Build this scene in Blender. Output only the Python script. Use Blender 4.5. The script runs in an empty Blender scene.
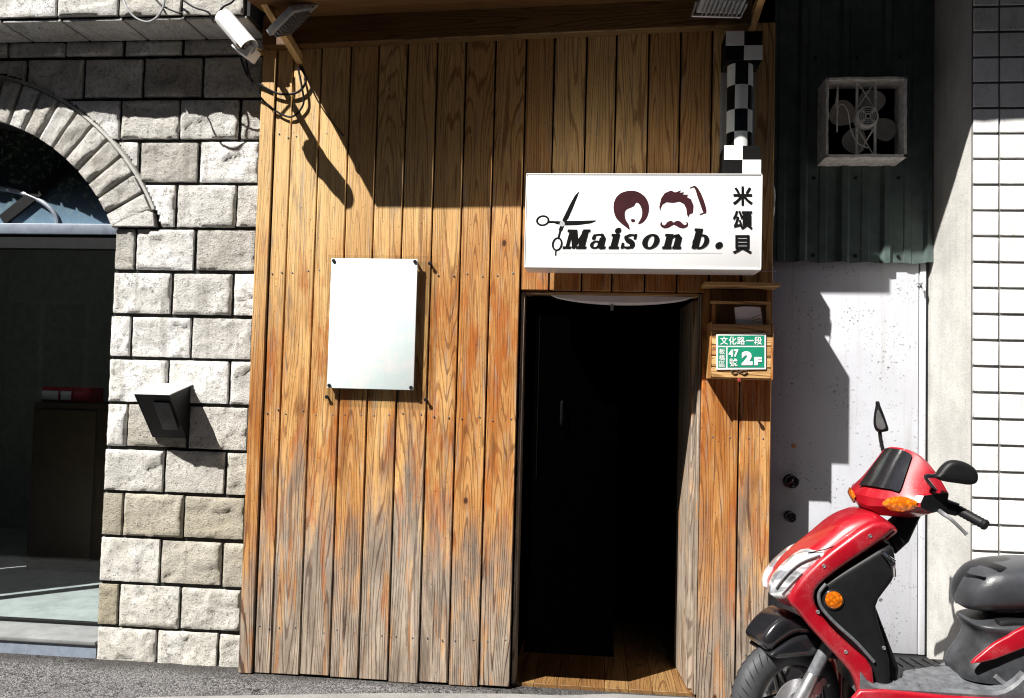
import bpy, bmesh, math, random
from mathutils import Vector, Matrix, noise
from mathutils.geometry import tessellate_polygon
PI = math.pi
rad = math.radians
random.seed(7)
SC = bpy.context.scene
COL = SC.collection

# ------------------------------------------------------------------ camera
FPX, CX, CY = 850.0, 512.0, 349.0
PITCH, YAW, ROLL = rad(2.56), rad(5.75), rad(1.5)
FW = Vector((-math.sin(YAW)*math.cos(PITCH), math.cos(YAW)*math.cos(PITCH), math.sin(PITCH)))
_r0 = Vector((math.cos(YAW), math.sin(YAW), 0)); _u0 = _r0.cross(FW)
RT = _r0*math.cos(ROLL) + _u0*math.sin(ROLL)
UP = -_r0*math.sin(ROLL) + _u0*math.cos(ROLL)
EYE = Vector((0.38584, -4.33, 1.5215))

def P(px, py, y=0.0):
    """survey helper: the point at depth y that was measured at a photo position"""
    d = FW + RT*((px-CX)/FPX) + UP*((CY-py)/FPX)
    return EYE + d*((y-EYE.y)/d.y)

cam = bpy.data.cameras.new('camera')
cam.sensor_width = 36.0; cam.lens = FPX/1024*36.0
cam.clip_start = 0.05; cam.clip_end = 500
camo = bpy.data.objects.new('camera', cam); COL.objects.link(camo)
m = Matrix((RT, UP, -FW)).transposed().to_4x4(); m.translation = EYE
camo.matrix_world = m
SC.camera = camo

# ------------------------------------------------------------------ light
LIGHT = Vector((1.0, 1.0, -1.65)).normalized()
w = bpy.data.worlds.new('World'); SC.world = w; w.use_nodes = True
nt = w.node_tree; nt.nodes.clear()
sky = nt.nodes.new('ShaderNodeTexSky'); sky.sky_type = 'NISHITA'; sky.sun_disc = False
sky.sun_elevation = math.asin(-LIGHT.z); sky.sun_rotation = rad(225)
bg = nt.nodes.new('ShaderNodeBackground'); bg.inputs[1].default_value = 0.034
out = nt.nodes.new('ShaderNodeOutputWorld')
nt.links.new(sky.outputs[0], bg.inputs[0]); nt.links.new(bg.outputs[0], out.inputs[0])
sl = bpy.data.lights.new('sun', 'SUN'); sl.energy = 5.0; sl.angle = rad(0.5); sl.color = (1.0, 0.965, 0.91)
so = bpy.data.objects.new('sun', sl); COL.objects.link(so)
so.rotation_euler = LIGHT.to_track_quat('-Z', 'Y').to_euler(); so.location = (-4, -6, 8)
SC.view_settings.view_transform = 'Standard'; SC.view_settings.look = 'None'
SC.view_settings.exposure = 0; SC.view_settings.gamma = 1
SC.cycles.film_exposure = 2.1
SC.cycles.filter_width = 1.15
SC.cycles.max_bounces = 6; SC.cycles.diffuse_bounces = 3

# ------------------------------------------------------------------ node helper
class NB:
    def __init__(s, name):
        s.m = bpy.data.materials.new(name); s.m.use_nodes = True
        s.t = s.m.node_tree; s.b = s.t.nodes['Principled BSDF']
    def n(s, typ, ins=None, **props):
        d = s.t.nodes.new(typ)
        for k, v in props.items(): setattr(d, k, v)
        if ins:
            for k, v in ins.items(): s.set(d.inputs[k], v)
        return d
    def set(s, sock, v):
        if isinstance(v, bpy.types.NodeSocket): s.t.links.new(v, sock)
        else:
            if isinstance(v, tuple) and len(v) == 3 and sock.type == 'RGBA': v = (*v, 1)
            sock.default_value = v
    def math(s, op, a, b=0.0, c=None, clamp=False):
        d = s.n('ShaderNodeMath', operation=op, use_clamp=clamp)
        s.set(d.inputs[0], a); s.set(d.inputs[1], b)
        if c is not None: s.set(d.inputs[2], c)
        return d.outputs[0]
    def mix(s, f, a, b, mode='MIX'):
        d = s.n('ShaderNodeMixRGB', blend_type=mode)
        s.set(d.inputs[0], f); s.set(d.inputs[1], a); s.set(d.inputs[2], b)
        return d.outputs[0]
    def ss(s, v, lo, hi):
        d = s.n('ShaderNodeMapRange', interpolation_type='SMOOTHSTEP')
        s.set(d.inputs[0], v); s.set(d.inputs[1], lo); s.set(d.inputs[2], hi)
        return d.outputs[0]
    def noise(s, vec, scale, detail=4, rough=0.55, dist=0.0):
        d = s.n('ShaderNodeTexNoise'); s.set(d.inputs['Vector'], vec)
        d.inputs['Scale'].default_value = scale; d.inputs['Detail'].default_value = detail
        d.inputs['Roughness'].default_value = rough; d.inputs['Distortion'].default_value = dist
        return d.outputs[0]
    def obj(s): return s.n('ShaderNodeNewGeometry').outputs['Position']
    def attr(s, name): return s.n('ShaderNodeAttribute', attribute_name=name).outputs['Fac']
    def comb(s, x, y, z):
        d = s.n('ShaderNodeCombineXYZ'); s.set(d.inputs[0], x); s.set(d.inputs[1], y); s.set(d.inputs[2], z)
        return d.outputs[0]
    def sep(s, v):
        d = s.n('ShaderNodeSeparateXYZ'); s.set(d.inputs[0], v); return d.outputs
    def scl(s, v, k):
        d = s.n('ShaderNodeVectorMath', operation='MULTIPLY'); s.set(d.inputs[0], v); d.inputs[1].default_value = k
        return d.outputs[0]
    def bump(s, h, strength=0.5, dist=0.01):
        d = s.n('ShaderNodeBump'); d.inputs['Strength'].default_value = strength; d.inputs['Distance'].default_value = dist
        s.set(d.inputs['Height'], h); s.set(s.b.inputs['Normal'], d.outputs[0])
    def out(s, color=None, rough=None, metal=None, coat=None, spec=None):
        for k, v in (('Base Color', color), ('Roughness', rough), ('Metallic', metal), ('Coat Weight', coat), ('Specular IOR Level', spec)):
            if v is not None: s.set(s.b.inputs[k], v)
        return s.m

def simple(name, col, rough=0.6, metal=0.0, var=0.15, scale=18.0, coat=0.0, bump=0.0, spec=None, rvar=0.12):
    """plain surface with uneven tone, uneven gloss and optional fine bump"""
    b = NB(name); p = b.obj()
    n1 = b.noise(p, scale, 6, 0.65)
    f = b.ss(n1, 0.3, 0.7)
    dark = tuple(c*(1-var) for c in col); lite = tuple(min(1, c*(1+var)) for c in col)
    c = b.mix(f, dark, lite)
    r = b.math('ADD', rough-rvar/2, b.math('MULTIPLY', b.noise(p, scale*2.3, 4), rvar))
    if bump: b.bump(b.noise(p, 220, 3), bump, 0.002)
    return b.out(c, r, metal, coat, spec)

def make_wood(name, fresh=True, dark=1.0, grey_lo=0.42, grey_hi=1.22):
    b = NB(name)
    uv = b.n('ShaderNodeUVMap', uv_map='plank').outputs[0]
    s = b.sep(uv); u, v = s[0], s[1]
    r = b.attr('rnd')
    r7 = b.math('MULTIPLY', r, 17.0)
    # growth rings : contour lines of a stretched noise field
    q = b.comb(b.math('MULTIPLY', u, 8.0), b.math('MULTIPLY', v, 0.42), r7)
    fld = b.noise(q, 1.0, 1, 0.3, 0.1)
    wob = b.noise(b.comb(b.math('MULTIPLY', u, 60.0), b.math('MULTIPLY', v, 7.0), r7), 1.0, 3, 0.6)
    ring = b.math('SINE', b.math('ADD', b.math('MULTIPLY', fld, 165.0), b.math('MULTIPLY', wob, 3.2)))
    ringm = b.math('MULTIPLY', b.ss(ring, 0.45, 0.98), b.math('ADD', 0.45, b.math('MULTIPLY', wob, 0.9)))
    fib = b.noise(b.comb(b.math('MULTIPLY', u, 230.0), b.math('MULTIPLY', v, 3.0), r7), 1.0, 4, 0.7)
    fibm = b.ss(fib, 0.48, 0.66)
    blot = b.noise(b.comb(b.math('MULTIPLY', u, 14.0), b.math('MULTIPLY', v, 2.6), r7), 1.0, 5, 0.65)
    # knots
    vor = b.n('ShaderNodeTexVoronoi', {'Vector': b.comb(b.math('ADD', u, b.math('MULTIPLY', r, 31.0)), b.math('MULTIPLY', v, 0.62), 0.0), 'Scale': 3.6})
    kd = vor.outputs['Distance']
    kc = b.sep(vor.outputs['Color'])[0]
    kon = b.math('GREATER_THAN', kc, 0.35)
    knot = b.math('MULTIPLY', b.math('SUBTRACT', 1.0, b.ss(kd, 0.025, 0.055)), kon)
    halo = b.math('MULTIPLY', b.math('SUBTRACT', 1.0, b.ss(kd, 0.05, 0.16)), kon)
    # varnished colour
    va = b.mix(b.ss(blot, 0.3, 0.7), (0.37, 0.135, 0.025), (0.68, 0.405, 0.155))
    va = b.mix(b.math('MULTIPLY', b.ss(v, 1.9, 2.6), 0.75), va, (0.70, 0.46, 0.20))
    va = b.mix(b.math('MULTIPLY', b.math('SUBTRACT', b.math('MULTIPLY', r, 1.0), 0.35, clamp=True), 0.8), va, (0.34, 0.115, 0.022))
    va = b.mix(b.math('MULTIPLY', ringm, 0.65), va, (0.15, 0.045, 0.012))
    va = b.mix(b.math('MULTIPLY', halo, 0.5), va, (0.32, 0.10, 0.02))
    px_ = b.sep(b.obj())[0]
    pale_left = b.math('MULTIPLY', b.math('SUBTRACT', 1.0, b.ss(px_, -1.25, -0.45)), b.ss(v, 1.3, 2.4))  # paler planks towards the upper left
    va = b.mix(b.math('MULTIPLY', pale_left, 0.6), va, (0.78, 0.53, 0.24))
    stn = b.noise(b.comb(b.math('MULTIPLY', u, 7.0), b.math('MULTIPLY', v, 1.5), b.math('ADD', r7, 3.0)), 1.0, 5, 0.7)
    va = b.mix(b.math('MULTIPLY', b.ss(stn, 0.50, 0.64), b.math('MULTIPLY', b.math('SUBTRACT', 1.0, b.ss(v, 1.9, 2.5)), 0.75)), va, (0.40, 0.105, 0.014))
    # bare, weathered colour
    we = b.mix(b.ss(blot, 0.3, 0.72), (0.21, 0.165, 0.125), (0.46, 0.375, 0.295))
    we = b.mix(b.math('MULTIPLY', ringm, b.math('ADD', 0.65, b.math('MULTIPLY', r, 0.5)), clamp=True), we, (0.07, 0.042, 0.03))
    we = b.mix(b.math('MULTIPLY', halo, 0.35), we, (0.26, 0.15, 0.08))
    mask = b.math('ADD', v, b.math('MULTIPLY', b.math('SUBTRACT', blot, 0.5), 2.1))
    mask = b.math('ADD', mask, b.math('MULTIPLY', b.math('SUBTRACT', r, 0.5), 0.6))
    wm = b.math('SUBTRACT', 1.0, b.ss(mask, grey_lo, grey_hi))
    keep = b.noise(b.comb(b.math('MULTIPLY', u, 22.0), b.math('MULTIPLY', v, 1.7), b.math('ADD', r7, 9.0)), 1.0, 4, 0.7)
    wm = b.math('MULTIPLY', wm, b.math('SUBTRACT', 1.0, b.math('MULTIPLY', b.ss(keep, 0.53, 0.64), 0.6)))
    if not fresh: wm = b.math('MULTIPLY', wm, 0.0)
    # scuffed pale wear higher up
    wear = b.noise(b.comb(b.math('MULTIPLY', u, 40.0), b.math('MULTIPLY', v, 3.0), b.math('ADD', r7, 5.0)), 1.0, 4, 0.7)
    wm = b.math('MAXIMUM', wm, b.math('MULTIPLY', b.ss(wear, 0.52, 0.70), 0.62 if fresh else 0.12))
    c = b.mix(wm, va, we)
    c = b.mix(b.math('MULTIPLY', fibm, 0.72), c, b.mix(0.78, c, (0.02, 0.010, 0.006)))
    c = b.mix(knot, c, (0.055, 0.02, 0.008))
    sp = b.noise(b.comb(b.math('MULTIPLY', u, 120.0), b.math('MULTIPLY', v, 60.0), r7), 1.0, 2, 0.5)
    c = b.mix(b.math('MULTIPLY', b.ss(sp, 0.68, 0.74), 0.7), c, (0.05, 0.025, 0.012))
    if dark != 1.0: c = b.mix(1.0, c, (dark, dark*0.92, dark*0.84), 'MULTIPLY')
    h = b.math('SUBTRACT', b.math('MULTIPLY', fib, 0.5), b.math('MULTIPLY', ringm, 0.35))
    b.bump(h, 0.5, 0.004)
    return b.out(c, b.math('ADD', 0.5, b.math('MULTIPLY', wm, 0.3)), 0.0, 0.0, 0.3)

def make_stone(name):
    b = NB(name); p = b.obj(); r = b.attr('rnd'); z = b.sep(p)[2]
    pr = b.n('ShaderNodeVectorMath', {0: p, 1: b.comb(r, b.math('MULTIPLY', r, 7.0), b.math('MULTIPLY', r, 3.0))}, operation='ADD').outputs[0]
    n1 = b.noise(pr, 7.0, 6, 0.65); n2 = b.noise(pr, 38.0, 7, 0.8); n3 = b.noise(pr, 130.0, 3, 0.75)
    c = b.mix(b.ss(n1, 0.35, 0.7), (0.66, 0.645, 0.61), (0.88, 0.88, 0.875))
    low = b.math('SUBTRACT', 1.0, b.ss(z, 0.2, 1.7))
    wm = b.math('MULTIPLY', b.ss(b.math('ADD', r, b.math('MULTIPLY', n1, 0.6)), 0.55, 1.0), b.math('ADD', 0.22, b.math('MULTIPLY', low, 0.6)))
    c = b.mix(b.math('MULTIPLY', r, 0.5), c, (0.42, 0.41, 0.40))
    c = b.mix(wm, c, (0.52, 0.45, 0.31))
    c = b.mix(b.math('MULTIPLY', low, 0.42), c, (0.34, 0.305, 0.225))
    moss = b.math('MULTIPLY', b.ss(n2, 0.5, 0.7), b.math('SUBTRACT', 1.0, b.ss(z, 0.0, 0.62)))
    c = b.mix(b.math('MULTIPLY', moss, 0.6), c, (0.10, 0.105, 0.05))
    c = b.mix(b.math('MULTIPLY', b.ss(n2, 0.53, 0.61), 0.66), c, (0.20, 0.185, 0.16))
    c = b.mix(b.math('MULTIPLY', b.ss(n3, 0.58, 0.66), 0.8), c, (0.07, 0.065, 0.055))
    dr = b.noise(b.scl(p, (17, 17, 1.6)), 1.0, 5, 0.65)
    c = b.mix(b.math('MULTIPLY', b.ss(dr, 0.54, 0.72), 0.38), c, (0.17, 0.15, 0.12))
    dv = b.n('ShaderNodeTexNoise', {'Vector': pr, 'Scale': 9.0, 'Detail': 4.0})
    vv = b.n('ShaderNodeMixRGB', blend_type='ADD'); vv.inputs[0].default_value = 0.35
    b.set(vv.inputs[1], pr); b.set(vv.inputs[2], dv.outputs[1])
    vo = b.n('ShaderNodeTexVoronoi', {'Vector': vv.outputs[0], 'Scale': 4.5}, feature='DISTANCE_TO_EDGE')
    cr = b.math('SUBTRACT', 1.0, b.ss(vo.outputs[0], 0.002, 0.012))
    cr = b.math('MULTIPLY', cr, b.ss(n1, 0.54, 0.66))
    c = b.mix(b.math('MULTIPLY', cr, 0.6), c, (0.06, 0.05, 0.045))
    h = b.math('ADD', b.math('MULTIPLY', n2, 1.0), b.math('MULTIPLY', n3, 0.45))
    h = b.math('SUBTRACT', h, b.math('MULTIPLY', cr, 0.7))
    h = b.math('MULTIPLY', h, b.math('ADD', 0.35, b.math('MULTIPLY', r, 1.1)))
    b.bump(h, 1.0, 0.016)
    return b.out(c, 0.9, 0.0, 0.0, 0.2)

def make_paint(name, col, scratch=0.5):
    b = NB(name); p = b.obj()
    n1 = b.noise(p, 6, 4)
    c = b.mix(b.ss(n1, 0.35, 0.65), tuple(x*0.85 for x in col), col)
    a = b.noise(b.scl(p, (40, 40, 170)), 1.0, 3, 0.6, 1.5)
    d = b.noise(b.scl(p, (150, 60, 45)), 1.0, 3, 0.6, 1.5)
    s1 = b.math('SUBTRACT', 1.0, b.ss(b.math('ABSOLUTE', b.math('SUBTRACT', a, 0.5)), 0.0, 0.010))
    s2 = b.math('SUBTRACT', 1.0, b.ss(b.math('ABSOLUTE', b.math('SUBTRACT', d, 0.5)), 0.0, 0.012))
    where = b.ss(b.noise(p, 7, 3), 0.45, 0.62)
    s = b.math('MULTIPLY', b.math('MAXIMUM', s1, s2), where)
    c = b.mix(b.math('MULTIPLY', s, scratch), c, (0.75, 0.55, 0.55))
    r = b.math('ADD', 0.26, b.math('MULTIPLY', b.noise(p, 30, 5), 0.22))
    return b.out(c, r, 0.0, 0.6, 0.5)

def make_concrete(name, col, bump=0.5, scale=1.0, streak=0.0):
    b = NB(name); p = b.obj()
    n1 = b.noise(p, 3.5*scale, 6, 0.65); n2 = b.noise(p, 60*scale, 5, 0.7); n3 = b.noise(p, 240*scale, 2, 0.6)
    c = b.mix(b.ss(n1, 0.3, 0.7), tuple(x*0.72 for x in col), col)
    c = b.mix(b.math('MULTIPLY', b.ss(n2, 0.55, 0.7), 0.5), c, tuple(x*0.45 for x in col))
    c = b.mix(b.math('MULTIPLY', b.ss(n3, 0.60, 0.7), 0.6), c, tuple(x*0.3 for x in col))
    if streak:
        st = b.noise(b.scl(p, (26, 26, 1.4)), 1.0, 4, 0.6)
        c = b.mix(b.math('MULTIPLY', b.ss(st, 0.52, 0.7), streak), c, tuple(x*0.5 for x in col))
    b.bump(b.math('ADD', n2, b.math('MULTIPLY', n3, 0.6)), bump, 0.008)
    return b.out(c, 0.9, 0.0, 0.0, 0.25)

def make_asphalt(name):
    b = NB(name); p = b.obj()
    n1 = b.noise(p, 2.2, 5, 0.6); n2 = b.noise(p, 150, 3, 0.75)
    vo = b.n('ShaderNodeTexVoronoi', {'Vector': p, 'Scale': 130.0})
    g = b.sep(vo.outputs['Color'])[0]
    c = b.mix(b.ss(g, 0.1, 0.95), (0.06, 0.058, 0.06), (0.26, 0.25, 0.25))
    c = b.mix(b.math('MULTIPLY', b.ss(n1, 0.4, 0.65), 0.5), c, (0.17, 0.165, 0.165))
    c = b.mix(b.math('MULTIPLY', b.ss(n2, 0.62, 0.7), 0.7), c, (0.03, 0.03, 0.03))
    yy = b.sep(p)[1]
    gr = b.math('MULTIPLY', b.ss(b.math('ADD', yy, b.math('MULTIPLY', n1, 0.3)), 0.02, 0.2), 0.75)
    c = b.mix(gr, c, (0.035, 0.032, 0.028))
    vc = b.n('ShaderNodeTexVoronoi', {'Vector': b.n('ShaderNodeVectorMath', {0: p, 1: b.comb(b.noise(p, 5, 4), b.noise(p, 6, 4), 0.0)}, operation='ADD').outputs[0], 'Scale': 1.6}, feature='DISTANCE_TO_EDGE')
    c = b.mix(b.math('SUBTRACT', 1.0, b.ss(vc.outputs[0], 0.004, 0.014)), c, (0.02, 0.02, 0.02))
    st = b.ss(b.noise(p, 8.0, 4, 0.6), 0.56, 0.66)
    c = b.mix(b.math('MULTIPLY', st, 0.45), c, (0.05, 0.047, 0.045))
    b.bump(b.math('SUBTRACT', n2, vo.outputs['Distance']), 1.0, 0.008)
    return b.out(c, 0.9, 0.0, 0.0, 0.25)

def make_tile(name):
    b = NB(name); p = b.obj(); r = b.attr('rnd')
    n1 = b.noise(p, 14, 5, 0.6)
    c = b.mix(b.ss(n1, 0.3, 0.7), (0.80, 0.80, 0.80), (0.88, 0.88, 0.87))
    c = b.mix(b.math('MULTIPLY', r, 0.12), c, (0.55, 0.54, 0.50))
    d = b.noise(b.scl(p, (1, 1, 1)), 26.0, 6, 0.7, 2.5)
    ln = b.math('SUBTRACT', 1.0, b.ss(b.math('ABSOLUTE', b.math('SUBTRACT', d, 0.5)), 0.0, 0.012))
    wh = b.ss(b.noise(p, 7.5, 3, 0.6), 0.52, 0.60)
    c = b.mix(b.math('MULTIPLY', b.math('MULTIPLY', ln, wh), 0.9), c, (0.06, 0.055, 0.05))
    st = b.noise(b.scl(p, (60, 60, 5)), 1.0, 4, 0.6)
    c = b.mix(b.math('MULTIPLY', b.ss(st, 0.56, 0.72), 0.4), c, (0.38, 0.35, 0.30))
    b.bump(n1, 0.12, 0.004)
    return b.out(c, 0.32, 0.0, 0.0, 0.4)

def make_door_paint(name, col):
    b = NB(name); p = b.obj()
    n1 = b.noise(p, 2.5, 5, 0.6)
    c = b.mix(b.ss(n1, 0.3, 0.7), tuple(x*0.88 for x in col), col)
    n2 = b.noise(p, 75, 3, 0.6); wh = b.ss(b.noise(p, 4.0, 3, 0.6), 0.42, 0.62)
    c = b.mix(b.math('MULTIPLY', b.math('MULTIPLY', b.ss(n2, 0.61, 0.66), wh), 0.9), c, (0.12, 0.10, 0.085))
    st = b.noise(b.scl(p, (22, 22, 1.0)), 1.0, 4, 0.65)
    c = b.mix(b.math('MULTIPLY', b.ss(st, 0.52, 0.70), 0.32), c, (0.36, 0.33, 0.30))
    b.bump(b.noise(p, 1.6, 3), 0.10, 0.05)
    return b.out(c, 0.45, 0.0, 0.0, 0.35)

def make_glass(name, tint, spec=0.06, rough=0.02, clear=0.7, var=True):
    """pane: mirror-like coat over a tinted see-through body"""
    b = NB(name); t = b.t
    tr = b.n('ShaderNodeBsdfTransparent', {'Color': tint})
    gl = b.n('ShaderNodeBsdfGlossy', {'Color': (0.9, 0.93, 0.95), 'Roughness': rough})
    geo = b.n('ShaderNodeNewGeometry')
    dt = b.n('ShaderNodeVectorMath', {0: geo.outputs['Normal'], 1: geo.outputs['Incoming']}, operation='DOT_PRODUCT')
    fr = b.math('MULTIPLY', b.math('POWER', b.math('SUBTRACT', 1.0, b.math('ABSOLUTE', dt.outputs['Value']), clamp=True), 5.0), 0.9)
    mx = b.n('ShaderNodeMixShader'); b.set(mx.inputs[0], b.math('ADD', fr, spec, clamp=True))
    t.links.new(tr.outputs[0], mx.inputs[1]); t.links.new(gl.outputs[0], mx.inputs[2])
    o = [n for n in t.nodes if n.type == 'OUTPUT_MATERIAL'][0]
    t.links.new(mx.outputs[0], o.inputs[0])
    return b.m

M = {}
M['wood'] = make_wood('weathered_planks')
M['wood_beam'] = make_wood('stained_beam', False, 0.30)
M['wood_box'] = make_wood('pale_wood', False, 1.0)
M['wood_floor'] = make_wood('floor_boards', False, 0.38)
M['wood_grey'] = make_wood('grey_door_wood', True, 1.0, 2.6, 3.4)
M['stone'] = make_stone('rough_stone')
M['mortar'] = simple('mortar', (0.02, 0.019, 0.018), 0.95)
M['concrete'] = make_concrete('pillar_concrete', (0.60, 0.59, 0.56), 0.35, 1.0, 0.25)
M['apron'] = make_concrete('apron_concrete', (0.30, 0.295, 0.285), 0.8)
M['terrazzo'] = make_concrete('terrazzo', (0.25, 0.26, 0.26), 0.1, 2.0)
M['room_terrazzo'] = make_concrete('room_terrazzo', (0.60, 0.62, 0.61), 0.1, 2.0)
M['asphalt'] = make_asphalt('asphalt')
M['tile'] = make_tile('white_tile')
M['grout'] = simple('grout', (0.15, 0.145, 0.14), 0.95)
M['white_door'] = make_door_paint('door_paint', (0.58, 0.595, 0.645))
M['corr'] = simple('green_sheet', (0.075, 0.105, 0.098), 0.45, 0.0, 0.25, 9)
M['black'] = simple('black_plastic', (0.008, 0.008, 0.009), 0.5, spec=0.25)
M['black_gloss'] = simple('gloss_black', (0.012, 0.012, 0.014), 0.18, coat=0.6)
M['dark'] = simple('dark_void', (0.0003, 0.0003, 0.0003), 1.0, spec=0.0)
M['dark_wall'] = simple('dim_wall', (0.62, 0.62, 0.57), 0.8)
M['cabinet'] = simple('cabinet_brown', (0.10, 0.065, 0.035), 0.6)
M['rubber'] = simple('tyre_rubber', (0.035, 0.037, 0.042), 0.62, bump=0.3)
M['grey_plastic'] = simple('worn_grey_plastic', (0.10, 0.105, 0.115), 0.55, var=0.35, scale=24, bump=0.3)
M['panel_grey'] = simple('panel_grey', (0.032, 0.034, 0.038), 0.40, var=0.4, scale=12, bump=0.3)
M['vinyl'] = simple('seat_vinyl', (0.040, 0.042, 0.048), 0.34, var=0.2, scale=10, bump=0.5)
M['alu'] = simple('cast_alloy', (0.55, 0.55, 0.56), 0.35, 0.9)
M['chrome'] = simple('chrome', (0.75, 0.75, 0.76), 0.15, 1.0)
M['steel'] = simple('dull_steel', (0.36, 0.36, 0.37), 0.45, 0.8)
M['grey_metal'] = simple('grey_enamel', (0.30, 0.31, 0.32), 0.5)
M['bluegrey'] = simple('blue_grey_enamel', (0.20, 0.235, 0.29), 0.4)
M['white_plastic'] = simple('white_plastic', (0.82, 0.82, 0.81), 0.35, var=0.04)
M['sign_white'] = simple('sign_acrylic', (0.94, 0.94, 0.95), 0.25, var=0.015, scale=3)
M['check_white'] = simple('check_white', (0.88, 0.88, 0.86), 0.4, var=0.05)
M['ink'] = simple('black_vinyl', (0.005, 0.005, 0.005), 0.7, spec=0.1)
M['maroon'] = simple('maroon_vinyl', (0.045, 0.010, 0.014), 0.6, spec=0.15)
M['hair_grey'] = simple('grey_line', (0.45, 0.45, 0.46), 0.5)
M['plate_green'] = simple('plate_green', (0.012, 0.25, 0.145), 0.35, var=0.08)
M['paper'] = simple('paper', (0.85, 0.85, 0.86), 0.7, var=0.04)
M['print_brown'] = simple('print_brown', (0.40, 0.20, 0.08), 0.7)
M['red'] = make_paint('red_paint', (0.33, 0.003, 0.012), 0.28)
M['red_plain'] = simple('red_card', (0.55, 0.04, 0.06), 0.5)
M['red_rim'] = simple('red_stripe', (0.25, 0.03, 0.03), 0.4)
M['fan_grey'] = simple('dusty_sheet', (0.85, 0.81, 0.75), 0.8, var=0.25, scale=30, bump=0.4)
M['fan_blade'] = simple('dusty_blade', (0.50, 0.46, 0.40), 0.8)
M['glass'] = make_glass('shop_glass', (0.86, 0.89, 0.89, 1), 0.05)
M['clear'] = make_glass('clear_acrylic', (0.95, 0.97, 0.97, 1), 0.05)
M['smoke'] = make_glass('smoked_lens', (0.05, 0.05, 0.06, 1), 0.10, 0.05)
M['brass'] = simple('brass', (0.5, 0.33, 0.12), 0.4, 0.7)

def make_lens(name, col, stripes=True):
    b = NB(name); p = b.obj()
    vo = b.n('ShaderNodeTexVoronoi', {'Vector': p, 'Scale': 70.0})
    c = b.mix(b.ss(vo.outputs['Distance'], 0.1, 0.6), col, tuple(x*0.45 for x in col))
    b.bump(vo.outputs['Distance'], 0.5, 0.004)
    return b.out(c, 0.12, 0.0, 1.0, 0.6)
M['orange'] = make_lens('amber_lens', (0.95, 0.22, 0.01))
def make_headlamp(name):
    b = NB(name); p = b.obj()
    n = b.noise(b.scl(p, (9, 9, 16)), 1.0, 3, 0.6, 0.6)
    c = b.mix(b.ss(n, 0.38, 0.62), (0.20, 0.21, 0.23), (0.85, 0.86, 0.88))
    return b.out(c, 0.12, 0.0, 1.0, 0.6)
M['headlamp'] = make_headlamp('lamp_lens')

def make_fanlight(name):
    b = NB(name); p = b.obj()
    n = b.noise(p, 30, 6, 0.75); n2 = b.noise(p, 3.0, 3)
    c = b.mix(b.ss(n, 0.5, 0.66), (0.02, 0.028, 0.026), (0.19, 0.24, 0.15))  # reflected foliage painted into the pane colour
    c = b.mix(b.math('MULTIPLY', b.math('SUBTRACT', 1.0, b.ss(b.sep(p)[2], 2.38, 2.72)), 0.85), c, (0.16, 0.25, 0.34))  # bluish sky reflection painted in towards the bottom
    return b.out(c, 0.12, 0.0, 0.0, 0.5)
M['fanlight'] = make_fanlight('fanlight_reflections')

def make_poster(name):
    b = NB(name); p = b.obj()
    n = b.noise(p, 8, 5, 0.65)
    c = b.mix(b.ss(n, 0.38, 0.60), (0.80, 0.81, 0.81), (0.68, 0.79, 0.79))
    st = b.noise(b.scl(p, (30, 30, 1.5)), 1.0, 4, 0.6)
    c = b.mix(b.math('MULTIPLY', b.ss(st, 0.58, 0.75), 0.25), c, (0.55, 0.56, 0.52))
    return b.out(c, 0.35, 0.0, 0.0, 0.4)
M['poster'] = make_poster('faded_poster')

# ------------------------------------------------------------------ mesh helpers
def box(bm, x0, x1, y0, y1, z0, z1, bev=0.0, mi=0, seg=2):
    vs = [bm.verts.new((x, y, z)) for x in (x0, x1) for y in (y0, y1) for z in (z0, z1)]
    q = [(0,1,3,2),(4,6,7,5),(0,4,5,1),(2,3,7,6),(0,2,6,4),(1,5,7,3)]
    fs = [bm.faces.new([vs[i] for i in f]) for f in q]
    for f in fs: f.material_index = mi
    if bev > 0:
        es = list({e for f in fs for e in f.edges})
        r = bmesh.ops.bevel(bm, geom=es, offset=bev, segments=seg, profile=0.5, affect='EDGES')
        for f in r['faces']: f.material_index = mi
    return vs

def cap_fill(bm, vs, mi=0):
    for t in tessellate_polygon([[v.co for v in vs]]):
        try: bm.faces.new([vs[i] for i in t]).material_index = mi
        except ValueError: pass

def prism(bm, pts, vec, mi=0, bev=0.0):
    """closed polygon of 3D points pushed along vec"""
    a = [bm.verts.new(p) for p in pts]; b = [bm.verts.new(Vector(p)+Vector(vec)) for p in pts]
    n = len(a); fs = []
    f1 = bm.faces.new(a); f2 = bm.faces.new(b[::-1])
    for i in range(n): fs.append(bm.faces.new((a[i], b[i], b[(i+1) % n], a[(i+1) % n])))
    es = list(f1.edges)+list(f2.edges)
    for f in fs+[f1, f2]: f.material_index = mi
    if bev:
        r = bmesh.ops.bevel(bm, geom=es, offset=bev, segments=3, profile=0.5, affect='EDGES')
        for f in r['faces']: f.material_index = mi

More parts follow.
